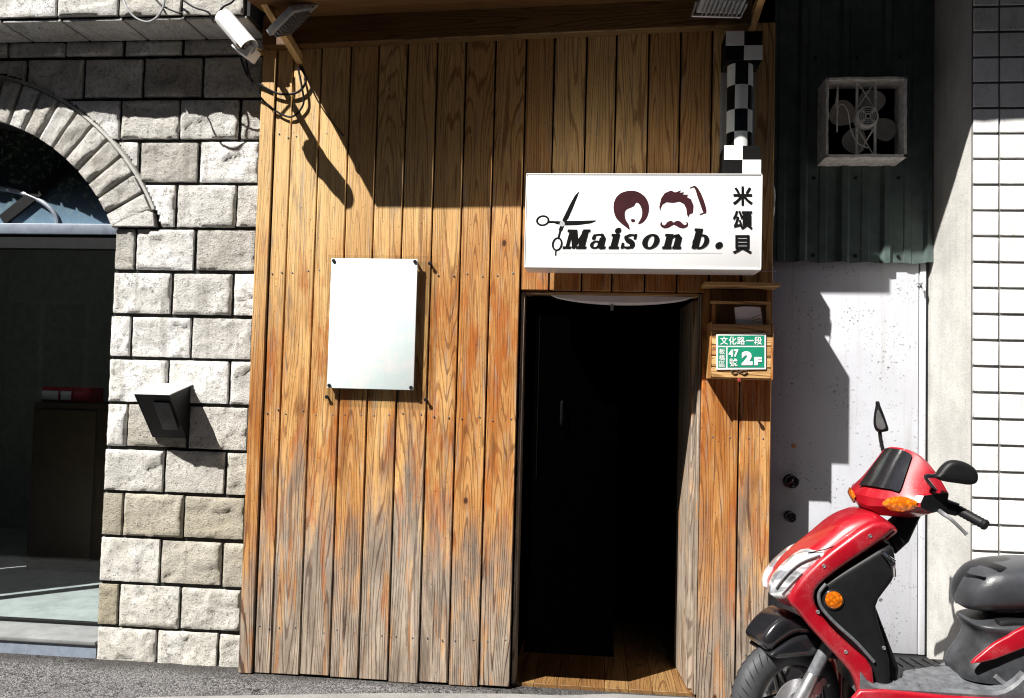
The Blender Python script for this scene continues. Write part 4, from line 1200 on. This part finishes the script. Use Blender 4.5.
dr = thing('white_steel_door', 'white painted steel door with rust specks under the green panel', 'door', (1.66, 0.26, 0.2))
bm = new(); box(bm, 1.2555, 2.038, DY, DY+0.04, 0.215, 2.6, 0.003); obj('door_panel', bm, M['white_door'], dr)
bm = new(); box(bm, 2.0425, 2.074, DY-0.004, DY+0.04, 0.215, 2.6, 0.003); obj('jamb_strip', bm, M['white_door'], dr)
for px, py, r_, mt in ((790, 481, 0.036, 'red_rim'), (789, 516, 0.028, 'black')):
    c = P(px, py, DY); bm = new()
    lathe(bm, (c.x, DY-0.0005, c.z), (0, -1, 0), [(r_, 0), (r_, 0.006), (r_*0.6, 0.010), (r_*0.55, 0.028), (r_*0.95, 0.036), (r_*0.9, 0.056), (r_*0.4, 0.062), (0, 0.062)], 24)
    obj('door_knob', bm, M['black_gloss'], dr)
bm = new(); c = P(794, 446, DY); lathe(bm, (c.x, DY-0.0005, c.z), (0, -1, 0), [(0.012, 0), (0.011, 0.004), (0, 0.005)], 14); obj('spy_hole', bm, M['brass'], dr)
bm = new(); c = P(922, 286, DY-0.006)
prism(bm, [(c.x-0.03, c.y-0.006, c.z+0.012), (c.x+0.008, c.y-0.006, c.z+0.02), (c.x+0.012, c.y-0.02, c.z-0.025), (c.x-0.004, c.y-0.02, c.z-0.03), (c.x-0.002, c.y-0.008, c.z)], (0, 0.005, 0)); obj('latch', bm, M['steel'], dr)
bm = new(); box(bm, 1.2535, 2.09, DY+0.042, DY+0.08, 0.0, 4.2); obj('door_backing', bm, M['dark'], dr)
sl_ = thing('door_sill', 'dark raised sill below the white steel door', 'sill', (1.66, 0.15, 0))
bm = new(); box(bm, 1.256, 2.086, 0.03, DY+0.041, -0.01, 0.212, 0.012); obj('sill_block', bm, M['black'], sl_)

tw = thing('tiled_pillar', 'white tiled pillar with dark grout and stained tiles at the right edge', 'pillar', (3.0, 0.1, 0))
bm = new(); prism(bm, [(2.113, -0.188, -0.05), (4.6, -0.188, -0.05), (4.6, 0.6, -0.05), (2.092, 0.6, -0.05), (2.092, DY-0.01, -0.05)], (0, 0, 4.4))
obj('concrete_core', bm, M['concrete'], tw)
bm = new(); box(bm, 2.1135, 4.6, -0.1945, -0.1885, 0.0, 4.2); obj('grout_bed', bm, M['grout'], tw)
bm = new(); rl = bm.verts.layers.float.new('rnd')
TZ = 0.12126
for k in range(36):
    zc = 3.25-TZ*26+k*TZ
    if zc < -0.13: continue
    x = 2.114
    widths = [0.1195]+[0.2425]*10
    for wd in widths:
        nv = len(bm.verts)
        t = random.uniform(-0.0008, 0.0008)
        box(bm, x+0.0045, x+wd-0.0045, -0.2030+t, -0.190, zc+0.0062, zc+TZ-0.0062, 0.0022, 0, 1)
        tl = random.uniform(-0.004, 0.004)
        bm.verts.ensure_lookup_table()
        for v in list(bm.verts)[nv:]: v.co.y += tl*(v.co.x-x)/wd*0.5+tl*(v.co.z-zc)/TZ*0.3
        bm.verts.ensure_lookup_table(); r_ = random.random()
        for v in bm.verts:
            if v[rl] == 0: v[rl] = max(0.001, r_)
        x += wd
        if x > 3.6: break
obj('tile_face', bm, M['tile'], tw)
cn = thing('shade_canopy', 'unseen grey canopy added to shade the tiled pillar and green panel', 'canopy', (2.6, 0, 4.2))  # added out of view to cast the shade line here
bm = new(); prism(bm, [(0.62, -0.88, 3.915), (4.4, -0.88, 3.915+0.06), (4.4, 0.5, 4.52), (0.62, 0.5, 4.5)], (0, 0, 0.03))
bmesh.ops.subdivide_edges(bm, edges=[e for e in bm.edges if abs(e.verts[0].co.x-e.verts[1].co.x) > 1], cuts=60)
for v in bm.verts:
    if v.co.y < 0: v.co.z += 0.16*min(1, max(0, (1.45-v.co.x)/0.45))  # front edge bent upward to lift its shade on the door
    if v.co.y < -0.8: v.co.z += noise.noise(v.co*5)*0.03
obj('shade_canopy_sheet', bm, M['grey_metal'], cn)

# ================================================================== scooter
YM = -0.65
sc = thing('motor_scooter', 'red and black motor scooter parked in front of the white door', 'scooter', (1.9, YM, 0.0))
def zp(p, y, ox, oy, k): return [P(ox+a/k, oy+b_/k, y) for a, b_ in p]
Z1 = lambda p, y: zp(p, y, 720, 390, 2.266)
Z2 = lambda p, y: zp(p, y, 720, 540, 4.417)
Z3 = lambda p, y: zp(p, y, 840, 390, 4.652)
Z4 = lambda p, y: zp(p, y, 850, 540, 4.42)
Z5 = lambda p, y: zp(p, y, 720, 590, 6.4)
TH = rad(24)                                                           # bars and wheel steered toward the street
FD = Vector((-math.cos(TH), -math.sin(TH), 0)); LD = Vector((math.sin(TH), -math.cos(TH), 0)); ZD = Vector((0, 0, 1))

# --- wheels
def wheel(center, axis, name='front_wheel'):
    bm = new(); R_, w_ = 0.255, 0.056
    prof = []
    for i in range(25):
        a = 2*PI*i/24
        prof.append((R_-0.062+0.062*math.cos(a), w_*math.sin(a)*(1.0 if abs(math.sin(a)) < 2 else 1)))
    lathe(bm, center, axis, prof[:-1], 64, 0, True)
    t = obj(name, bm, M['rubber'], sc)
    bm = new()                                                          # tread grooves
    ax = axis.normalized(); u = Vector((0, 0, 1)); u = (u-ax*u.dot(ax)).normalized(); v = ax.cross(u)
    for i in range(44):
        a = 2*PI*i/44
        for s in (-1, 1):
            pts = []
            for q in range(5):
                ph = s*(0.22+0.95*q/4); aa = a+s*0.03+0.16*q/4
                rr = R_-0.062+0.0625*math.cos(ph); d = w_*1.005*math.sin(ph)
                pts.append(Vector(center)+ax*d+(u*math.cos(aa)+v*math.sin(aa))*rr)
            tube(bm, pts, [0.0008, 0.0022, 0.0026, 0.0022, 0.0008], 5)
    obj('tread_groove', bm, M['black'], t)
    bm = new()
    lathe(bm, center, axis, [(0.150, -0.045), (0.178, -0.048), (0.186, -0.042), (0.168, -0.03), (0.160, 0), (0.168, 0.03), (0.186, 0.042), (0.178, 0.048), (0.150, 0.045), (0.146, 0.0)], 48, 0, True)
    for i in range(5):
        a = 2*PI*i/5+0.35; d = u*math.cos(a)+v*math.sin(a); e = -u*math.sin(a)+v*math.cos(a)
        for o_ in (-0.018, 0.018):
            q0 = Vector(center)+d*0.03+e*o_*1.2; q1 = Vector(center)+d*0.155+e*o_*0.6
            tube(bm, [q0, q1], [0.013, 0.010], 8)
    obj('rim', bm, M['black_gloss'], t)
    bm = new()
    for s in (1,): lathe(bm, Vector(center)+ax*s*0.047, ax*s, [(0.176, 0.0015), (0.183, -0.002), (0.183, -0.0025), (0.176, 0.001)], 48, 0, True)
    obj('rim_stripe', bm, M['red_rim'], t)
    bm = new(); lathe(bm, Vector(center)-ax*0.075, axis, [(0, 0), (0.022, 0), (0.026, 0.02), (0.040, 0.03), (0.040, 0.12), (0.026, 0.13), (0.022, 0.15), (0, 0.15)], 24)
    obj('hub', bm, M['alu'], t)
    return t
WC = P(786, 702, YM)
WC.z = 0.2555
wheel(WC, LD)
wr = Vector((WC.x+1.45, YM, 0.2555)); wheel(wr, Vector((0, -1, 0)), 'rear_wheel')
# brake disc with caliper
bm = new()
lathe(bm, WC+LD*0.070, LD, [(0.060, 0), (0.112, 0), (0.112, 0.004), (0.060, 0.004)], 40, 0, True)
for i in range(6):
    a = 2*PI*i/6; d = ZD*math.cos(a)+FD*math.sin(a); tube(bm, [WC+LD*0.072+d*0.03, WC+LD*0.072+d*0.065], 0.006, 6)
obj('brake_disc', bm, M['steel'], sc)
bm = new()
cc0 = WC+LD*0.078+FD*(-0.075)+ZD*0.075
for du, dv, sx in ((0, 0, 0.034), (0.028, -0.03, 0.026), (-0.03, 0.024, 0.02)):
    c = cc0+FD*du+ZD*dv; lathe(bm, c-LD*0.02, LD, [(0, 0), (sx*0.9, 0.002), (sx, 0.008), (sx, 0.036), (sx*0.8, 0.042), (0, 0.042)], 14)
obj('brake_caliper', bm, M['alu'], sc)
# fork
for s in (1, -1):
    ft = P(838, 596, YM)+LD*s*0.085; fb = WC+LD*s*0.085+FD*0.015
    ft = WC+LD*s*0.085+(P(838, 596, YM)-P(788, 700, YM))
    ax_ = ft-fb
    bm = new(); tube(bm, [fb+ax_*0.02, fb+ax_*0.10, fb+ax_*0.30, fb+ax_*0.32], [0.034, 0.031, 0.027, 0.024], 16)
    lathe(bm, fb-LD*0.022*s, LD*s, [(0, 0), (0.03, 0.002), (0.034, 0.008), (0.034, 0.036), (0.028, 0.042), (0, 0.042)], 18)
    fk = obj('fork_leg', bm, M['alu'], sc)
    bm = new(); tube(bm, [fb+ax_*0.32, fb+ax_*0.60, fb+ax_*0.63], [0.0255, 0.0255, 0.022], 16); obj('fork_slider', bm, M['grey_plastic'], fk)
    bm = new(); tube(bm, [fb+ax_*0.63, fb+ax_*1.15], 0.015, 12); obj('fork_tube', bm, M['chrome'], fk)
bm = new(); hz = smooth_path([cc0, cc0+ZD*0.06+LD*0.015, WC+LD*0.11+ZD*0.2-FD*0.07, WC+LD*0.07+ZD*0.36-FD*0.1], 6); tube(bm, hz, 0.006, 8); obj('brake_hose', bm, M['black'], sc)
# front mudguard
bm = new()
def turned(bm, c):
    bmesh.ops.rotate(bm, cent=c, matrix=Matrix.Rotation(TH*0.8, 3, 'Z'), verts=bm.verts)
pillow(bm, smooth_loop(Z2([(128,414),(152,370),(200,328),(262,302),(320,320),(380,372),(400,420),(300,395),(225,424),(165,455)], YM), 3), YM-0.085, YM+0.085, 0.028)
turned(bm, Vector((WC.x, YM, 0))); fend = obj('front_mudguard', bm, M['black_gloss'], sc)
bm = new(); pillow(bm, smooth_loop(Z2([(158,462),(220,428),(300,400),(400,410),(500,470),(500,520),(400,498),(300,490),(222,490),(180,482)], YM), 3), YM-0.095, YM+0.095, 0.018)
turned(bm, Vector((WC.x, YM, 0))); obj('mudguard_skirt', bm, M['black_gloss'], fend)

# --- front bodywork
bm = new()
cover = [(892,527),(878,515),(866,510),(852,513),(836,521),(819,535),(803,548),(786,562),(775,577),(771,590),(778,599),(790,603),(803,598),(816,588),(832,575),(862,552),(884,536)]
pillow(bm, smooth_loop([P(a, b_, YM-0.03) for a, b_ in cover], 3), YM-0.150, YM+0.150, 0.066, 0, 6)
obj('front_cover', bm, M['red'], sc)
shield = [(789,600),(797,611),(812,630),(834,654),(850,672),(857,686),(860,702),(861,740),(880,742),(876,700),(873,668),(858,652),(838,634),(824,618),(816,604),(816,591),(826,580),(846,565),(870,549),(894,531),(890,524),(872,523),(846,540),(818,562),(800,581)]
bm = new()
pillow(bm, smooth_loop([P(a, b_, YM-0.185) for a, b_ in shield], 2), YM-0.190, YM-0.120, 0.020, 0, 4); obj('leg_shield', bm, M['red'], sc)
bm = new()
pillow(bm, smooth_loop([P(a, b_, YM-0.185) for a, b_ in shield], 2), YM+0.120, YM+0.190, 0.020, 0, 4); obj('leg_shield', bm, M['red'], sc)
bm = new()                                                              # knee side of the shield
inner = [(830,580),(862,560),(890,545),(896,556),(897,570),(893,582),(884,594),(877,607),(881,628),(890,659),(890,690),(879,690),(868,662),(845,640),(826,618),(817,603),(818,590)]
pillow(bm, smooth_loop([P(a, b_, YM-0.175) for a, b_ in inner], 2), YM-0.176, YM+0.176, 0.022, 0, 4); ish = obj('inner_shield', bm, M['black'], sc)
bm = new()
tube(bm, smooth_path([P(a, b_, YM-0.180) for a, b_ in ((826,584),(819,594),(822,608),(836,624),(856,642),(874,662))], 5), 0.007, 8)
obj('shield_trim', bm, M['grey_plastic'], ish)
bm = new()                                                              # under cover behind the wheel
pillow(bm, [P(a, b_, YM) for a, b_ in ((800,596),(830,640),(858,676),(866,720),(880,735),(890,660),(860,580),(835,575))], YM-0.118, YM+0.118, 0.02); obj('under_cover', bm, M['black'], sc)
bm = new(); pillow(bm, [P(a, b_, YM) for a, b_ in ((880,530),(893,520),(908,508),(918,512),(905,540),(892,552))], YM-0.06, YM+0.06, 0.02); obj('steering_neck', bm, M['black'], sc)
for s in (-1, 1):
    bm = new()
    lamp = [(770,594),(772,583),(778,573),(790,561),(804,551.5),(818,551),(833,553.5),(820,563),(808,571),(800,580),(793,592),(786,597),(778,598)]
    ya = YM+s*(0.160 if s < 0 else 0.145)
    pillow(bm, smooth_loop([P(a, b_, YM-(0.13 if s < 0 else 0.06)) for a, b_ in lamp], 2), min(ya, YM+s*0.06), max(ya, YM+s*0.06), 0.022, 0, 4); hl = obj('headlight', bm, M['headlamp'], sc)
    bm = new(); yl = YM-0.162 if s < 0 else YM+0.147
    tube(bm, smooth_path([P(a, b_, yl) for a, b_ in ((776,588),(786,575),(800,563),(820,555))], 4), 0.004, 6); tube(bm, smooth_path([P(a, b_, yl) for a, b_ in ((782,594),(792,583),(802,573))], 4), 0.003, 6)
    obj('lamp_reflector', bm, M['steel'], hl)
for s in (-1, 1):
    c = P(833.5, 599.5, YM-0.178); yy = YM+s*0.1765
    bm = new(); lathe(bm, (c.x, yy, c.z), (0, s, 0), [(0.039, -0.004), (0.039, 0.004), (0.035, 0.007), (0.0345, 0.0)], 28, 0); 
    rf = obj('side_reflector', bm, M['black_gloss'], sc)
    bm = new(); lathe(bm, (c.x, yy, c.z), (0, s, 0), [(0.034, 0.0), (0.033, 0.008), (0.02, 0.0115), (0, 0.0125)], 28); obj('amber_disc', bm, M['orange'], rf)
bm = new(); pt = [P(882,552,YM-0.18), P(888,558,YM-0.2), P(893,566,YM-0.2), P(894,576,YM-0.18)]
tube(bm, smooth_path(pt, 4), 0.008, 8); tube(bm, [P(887,556,YM-0.2), P(895,561,YM-0.2)], 0.006, 8); obj('bag_hook', bm, M['chrome'], sc)

bm = new()                                                              # panel seams and small badge studs
for y in (YM-0.1525,):
    tube(bm, smooth_path([P(a, b_, y) for a, b_ in ((808,553),(826,549),(846,541),(868,531),(884,529))], 5), 0.0022, 6)
obj('panel_seam', bm, M['black'], sc)
for a, b_ in ((818, 612), (846, 652), (866, 690), (870, 536), (824, 566), (881, 600), (884, 648)):
    y = YM-0.1905 if (a, b_) not in ((881, 600), (884, 648)) else YM-0.1765
    c = P(a, b_, y); bm = new(); lathe(bm, (c.x, y, c.z), (0, -1, 0), [(0, 0.0012), (0.0035, 0.0012), (0.006, 0.0025), (0.0075, 0.0), (0.0075, -0.003)], 14); obj('screw', bm, M['steel'], sc)
# --- handlebar head, built on the steered axes
HO = P(894, 497, YM)
def H(f, l, z): return HO+FD*f+LD*l+ZD*z
NL = 32
def head_prof(l):
    q = abs(l)/0.20
    nose = 0.13-0.075*q**2.2; zt = 0.205*(1-0.80*q**2.6); ft = -0.012-0.05*q**2
    return [(-0.095+0.02*q, -0.055+0.03*q*q), (0.0, -0.080+0.045*q*q), (nose*0.72, -0.070+0.05*q*q), (nose, -0.034+0.022*q), (nose*1.0, 0.004), (nose*0.86+ft*0.14, 0.032),
            (nose*0.45+ft*0.55, 0.032+(zt-0.032)*0.5), (ft, zt), (ft-0.022, zt-0.004), (-0.08, max(0.01, zt*0.35)), (-0.10+0.02*q, 0.0)]
bm = new(); rings = []
ls = [-0.20+0.40*i/NL for i in range(NL+1)]
for l in ls: rings.append([bm.verts.new(H(f, l, z)) for f, z in head_prof(l)])
n = len(rings[0])
for i in range(NL):
    lm = (ls[i]+ls[i+1])/2
    for j in range(n):
        f = bm.faces.new((rings[i][j], rings[i][(j+1) % n], rings[i+1][(j+1) % n], rings[i+1][j]))
        f.material_index = 1 if j in (8, 9, 10, 0) else 0
bm.faces.new(rings[0][::-1]).material_index = 1; bm.faces.new(rings[-1]).material_index = 1
head = obj('handlebar_cowl', bm, [M['red'], M['black']], sc, sharp=24)
# screen
bm = new(); rs = []
for i in range(13):
    l = -0.082+0.208*i/12; pr = head_prof(l)
    a, b_, c = pr[5], pr[6], pr[7]
    k = 1-abs(l-0.022)/0.104
    top = 0.10+0.84*min(1, k*3.2); row = []
    for t in (0.05, 0.35, 0.65, 1.0):
        tt = t*top
        f, z = ((a[0]+(b_[0]-a[0])*tt*2, a[1]+(b_[1]-a[1])*tt*2) if tt < 0.5 else (b_[0]+(c[0]-b_[0])*(tt-0.5)*2, b_[1]+(c[1]-b_[1])*(tt-0.5)*2))
        row.append(bm.verts.new(H(f+0.010, l, z+0.006)))
    rs.append(row)
for A_, B_ in zip(rs, rs[1:]):
    for j in range(3): bm.faces.new((A_[j], A_[j+1], B_[j+1], B_[j]))
obj('fly_screen', bm, M['black_gloss'], head, sharp=60)
for s in (1, -1):                                                       # indicators wrap the front corners
    bm = new(); rs = []
    for i in range(11):
        t = i/10; l = s*(0.080+0.115*t); pr = head_prof(l)
        top = 1-0.15*t; wv = math.sin(PI*(0.06+0.90*t))**0.6
        p2_, p3_, p4_ = Vector(pr[2]), Vector(pr[3]), Vector(pr[4]); row = []
        ctr = p3_+(p4_-p3_)*(0.25+0.35*t)
        for q in (-1, -0.5, 0, 0.5, 1):
            zz = q*0.030*wv; d = (p4_-p3_) if zz > 0 else (p3_-p2_)
            pt_ = p3_+(p4_-p3_)*(0.3+0.4*t)
            pt_ = pt_+Vector((0, 1))*zz+Vector((0.006+0.006*(1-q*q) - (0.30*max(0, -zz)), 0))
            row.append(bm.verts.new(H(pt_.x, l, pt_.y)))
        rs.append(row)
    for A_, B_ in zip(rs, rs[1:]):
        for j in range(4): bm.faces.new((A_[j], A_[j+1], B_[j+1], B_[j]))
    obj('turn_signal', bm, M['orange'], head, sharp=70)
bm = new()
lathe(bm, H(-0.085, 0, 0.06), -FD*0.7+ZD*0.7, [(0.075, -0.02), (0.075, 0.012), (0.06, 0.02), (0, 0.02)], 28); obj('dashboard', bm, M['black'], head)
# bars, grips, levers, mirrors
for s in (1, -1):
    g0 = H(-0.085, s*0.165, -0.012); g1 = H(-0.125, s*0.205, -0.026); g2 = H(-0.150, s*0.315, -0.070)
    bm = new(); tube(bm, [g0, g1], [0.030, 0.026], 14); hb = obj('switch_housing', bm, M['black'], sc)
    bm = new(); d = (g2-g1); pts = [g1+d*i/16 for i in range(17)]
    tube(bm, pts, [0.0185+(0.0022 if i % 2 else 0) for i in range(15)]+[0.022, 0.019], 16); obj('grip', bm, M['black'], sc)
    bm = new(); l0 = g0+FD*0.03-ZD*0.01
    tube(bm, smooth_path([l0, l0+LD*s*0.05+FD*0.02-ZD*0.012, l0+LD*s*0.09+FD*0.01-ZD*0.035, l0+LD*s*0.12-FD*0.03-ZD*0.085], 5), [0.009]*8+[0.007]*7+[0.009], 8); obj('brake_lever', bm, M['steel'], sc)
def mirror(outline, y0, y1, stalk, face=None):
    bm = new(); pillow(bm, smooth_loop(outline, 3), y0, y1, min(0.02, (y1-y0)*0.42) if y1-y0 > 0.05 else 0.007, 0, 5); m_ = obj('mirror', bm, M['black'], sc)
    bm = new(); tube(bm, smooth_path(stalk, 5), 0.0085, 10); tube(bm, [stalk[0]-ZD*0.012, stalk[0]+ZD*0.03], 0.014, 10); obj('mirror_stalk', bm, M['black_gloss'], m_)
    return m_
ys = YM-0.23
bm = None
m1 = mirror(Z3([(442,405),(455,385),(480,352),(512,329),(555,328),(600,345),(632,372),(641,405),(632,432),(600,441),(545,434),(480,424)], ys), ys-0.02, ys+0.035,
       [H(-0.09, 0.165, 0.012), P(926, 478, ys+0.02), P(934, 476, ys+0.01), P(944, 473, ys+0.01)])
yf = YM+0.14
m2 = mirror(Z3([(170,60),(176,52),(184,75),(196,105),(212,150),(221,186),(200,194),(180,196),(166,180),(160,150),(164,105),(170,75)], yf), yf-0.02, yf+0.02,
       [P(886, 460, yf-0.02), P(882, 446, yf-0.01), P(880, 434, yf), P(880, 426, yf)])
bm = new(); prism(bm, smooth_loop(Z3([(177,90),(190,115),(205,150),(211,176),(190,184),(172,172),(167,145),(170,110)], yf-0.021), 2), (0, -0.002, 0)); obj('mirror_glass', bm, M['steel'], m2)

# --- floor, seat and tail
fx0, fx1, fz = P(866, 690, YM-0.2).x, P(1004, 690, YM-0.2).x, P(920, 688, YM-0.2).z
bm = new()
secs = []
for i in range(25):
    t = i/24; x = fx0-0.02+(fx1-fx0+0.10)*t
    rise = 0.05*max(0, 1-t/0.10)**2+0.075*max(0, (t-0.80)/0.20)**2
    hump = 0.022*math.exp(-((t-0.78)/0.16)**2)
    row = []
    for v_ in (-0.200, -0.190, -0.15, -0.09, -0.04, 0.04, 0.09, 0.15, 0.190, 0.200):
        e = -0.012 if abs(v_) > 0.195 else 0
        row.append((x, YM+v_, fz+rise+e+hump*(1 if abs(v_) < 0.06 else 0.35 if abs(v_) < 0.12 else 0)))
    row += [(x, YM+0.19, fz-0.05), (x, YM-0.19, fz-0.05)]
    secs.append(row)
loft(bm, secs)
for i in range(9):
    x = fx0+0.07+i*0.046; tube(bm, [(x, YM-0.175, fz+0.001), (x+0.018, YM-0.06, fz+0.001)], 0.0035, 6); tube(bm, [(x, YM+0.175, fz+0.001), (x+0.018, YM+0.06, fz+0.001)], 0.0035, 6)
obj('floorboard', bm, M['grey_plastic'], sc)
for s in (-1, 1):
    bm = new(); y = YM+s*0.196
    pillow(bm, smooth_loop([(fx0-0.025, y, fz-0.020), (fx0+0.3, y, fz-0.022), (fx1+0.05, y, fz-0.022), (fx1+0.16, y, fz-0.04), (fx1+0.14, y, fz-0.09), (fx1-0.05, y, fz-0.135), (fx0+0.12, y, fz-0.145), (fx0-0.02, y, fz-0.14)], 3), y-0.018, y+0.018, 0.012, 0, 4)
    obj('floor_skirt', bm, M['red'], sc)
bm = new(); box(bm, fx0, fx1+0.25, YM-0.15, YM+0.15, 0.15, fz-0.06, 0.03); obj('belly_frame', bm, M['black'], sc)
bm = new(); tube(bm, [(fx1+0.05, YM-0.13, 0.2), (fx1+0.10, YM-0.17, 0.012)], 0.012, 8); tube(bm, [(fx1+0.05, YM+0.13, 0.2), (fx1+0.10, YM+0.17, 0.012)], 0.012, 8); tube(bm, [(fx1+0.06, YM-0.138, 0.16), (fx1+0.06, YM+0.138, 0.16)], 0.010, 8); obj('centre_stand', bm, M['black'], sc)

ysd = YM+0.06
def ell_sec(n, c, a, b_, e):
    o = []
    for i in range(n):
        t = 2*PI*i/n; s_, c_ = math.sin(t), math.cos(t)
        o.append(c(a*math.copysign(abs(c_)**(2/e), c_), b_*math.copysign(abs(s_)**(2/e), s_)))
    return o
def spline(st, k=5):
    n = len(st); o = []
    for i in range(n-1):
        p0, p1, p2, p3 = st[max(i-1, 0)], st[i], st[i+1], st[min(i+2, n-1)]
        for j in range(k):
            t = j/k; o.append(tuple(0.5*((2*b)+(c-a)*t+(2*a-5*b+4*c-d)*t*t+(3*b-a-3*c+d)*t**3) for a, b, c, d in zip(p0, p1, p2, p3)))
    o.append(st[-1]); return o
bm = new(); secs = []
for px_, top, bot, wd in spline([(484,246,258,.02),(489,212,285,.075),(508,170,299,.112),(552,120,304,.138),(600,97,305,.15),(660,86,305,.156),(770,79,303,.160),(900,84,300,.160),(1040,78,286,.155),(1180,45,262,.14),(1400,0,220,.12),(1560,10,150,.08),(1600,60,110,.02)]):
    a_ = P(850+px_/4.42, 540+top/4.42, YM-0.02); b_ = P(850+px_/4.42, 540+bot/4.42, YM-0.02)
    zc, hz_ = (a_.z+b_.z)/2, (a_.z-b_.z)/2
    secs.append(ell_sec(36, lambda u, v, x=(a_.x+b_.x)/2, zc=zc: (x, YM+u, zc+v), wd, hz_, 2.7))
loft(bm, secs); st_ = obj('seat', bm, M['vinyl'], sc, sharp=70)
bm = new()
for s_ in (-1,):
    tube(bm, [(q[29][0], q[29][1]-0.001, q[29][2]) for q in secs[6:44]], 0.0035, 6)
obj('seat_piping', bm, M['black'], st_)
bm = new()
pillow(bm, smooth_loop(Z4([(560,300),(700,298),(1000,290),(1500,150),(1560,170),(1500,330),(1000,420),(640,430),(575,380)], ysd), 2), YM-0.135, YM+0.135, 0.02); obj('seat_base', bm, M['black'], sc)
bm = new(); secs = []
xb = Z4([(1500, 300)], YM)[0].x
for py_, xf, wd in spline([(322,640,.10),(345,585,.135),(360,540,.150),(372,536,.153),(395,552,.150),(425,558,.148),(460,545,.150),(490,528,.153),(520,505,.155),(545,490,.157),(575,480,.157),(600,480,.150)], 4):
    q = P(850+xf/4.42, 540+py_/4.42, YM-0.06)
    secs.append(ell_sec(40, lambda u, v, xc=(q.x+xb)/2, z=q.z: (xc+u, YM+v, z), (xb-q.x)/2, wd, 5.5))
loft(bm, secs); obj('rear_body', bm, M['panel_grey'], sc, sharp=60)
for s in (-1, 1):
    bm = new(); y = YM+s*0.158
    pl_ = [(538,546),(585,500),(640,456),(700,424),(770,384),(1000,310),(1400,200),(1660,130),(1500,290),(1150,400),(900,450),(770,478),(640,528)] if s < 0 else [(800,470),(815,430),(840,370),(1000,310),(1400,200),(1660,130),(1500,290),(1150,400),(900,450)]
    pillow(bm, smooth_loop(Z4(pl_, YM-0.165), 2), y-0.012, y+0.012, 0.008, 0, 4); obj('side_panel', bm, M['red'], sc)
bm = new()
pillow(bm, Z4([(640,545),(770,520),(1000,500),(1250,560),(1250,760),(900,800),(650,700),(600,640)], YM-0.12), YM-0.12, YM+0.13, 0.03); obj('engine', bm, M['black'], sc)
bm = new()
for i, (a, b_, r_) in enumerate(((735, 655, 0.028), (765, 640, 0.022), (755, 690, 0.03), (800, 660, 0.04))):
    c = Z4([(a, b_)], YM-0.14)[0]; lathe(bm, (c.x, YM-0.10, c.z), (0, -1, 0), [(r_, 0), (r_, 0.03), (r_*0.8, 0.042), (0, 0.042)], 16)
tube(bm, smooth_path(Z4([(640,600),(700,640),(760,610),(830,640)], YM-0.15), 5), 0.010, 8)
obj('engine_cover', bm, M['steel'], sc)
bm = new(); tube(bm, [(wr.x-0.30, YM+0.15, 0.28), (wr.x-0.1, YM+0.16, 0.30), (wr.x+0.2, YM+0.17, 0.38), (wr.x+0.24, YM+0.17, 0.39)], [0.03, 0.05, 0.055, 0.035], 16); obj('exhaust_pipe', bm, M['black'], sc)
bm = new(); c = P(850+1720/4.42, 540+130/4.42, YM); box(bm, c.x-0.05, c.x+0.0, YM-0.09, YM+0.09, c.z-0.05, c.z+0.03, 0.012); obj('tail_light', bm, M['red_rim'], sc)


# ================================================================== the other side of the street (shades the open sky, seen in reflections)
ab = thing('apartment_block', 'brown tiled apartment block across the narrow street', 'building', (0, -9.0, 0))
bm = new(); box(bm, -16, 16, -14, -8.6, -0.05, 11.4); box(bm, -13, -12, -8.59, -1.5, -0.05, 10.5); box(bm, 12, 13, -8.59, -1.5, -0.05, 10.5); obj('block_wall', bm, simple('dull_brown_render', (0.05, 0.045, 0.04), 0.8), ab)  # end walls added to shut out sky light along the street
for k in range(3):
    for i in range(9):
        bm = new(); x = -13+i*3.1; z = 1.2+k*3.4
        box(bm, x, x+1.7, -8.598, -8.57, z, z+1.6, 0.01); wn = obj('window', bm, M['grey_metal'], ab)
        bm = new(); box(bm, x+0.07, x+0.81, -8.569, -8.565, z+0.07, z+1.53); box(bm, x+0.89, x+1.63, -8.569, -8.565, z+0.07, z+1.53); obj('window_pane', bm, M['black_gloss'], wn)
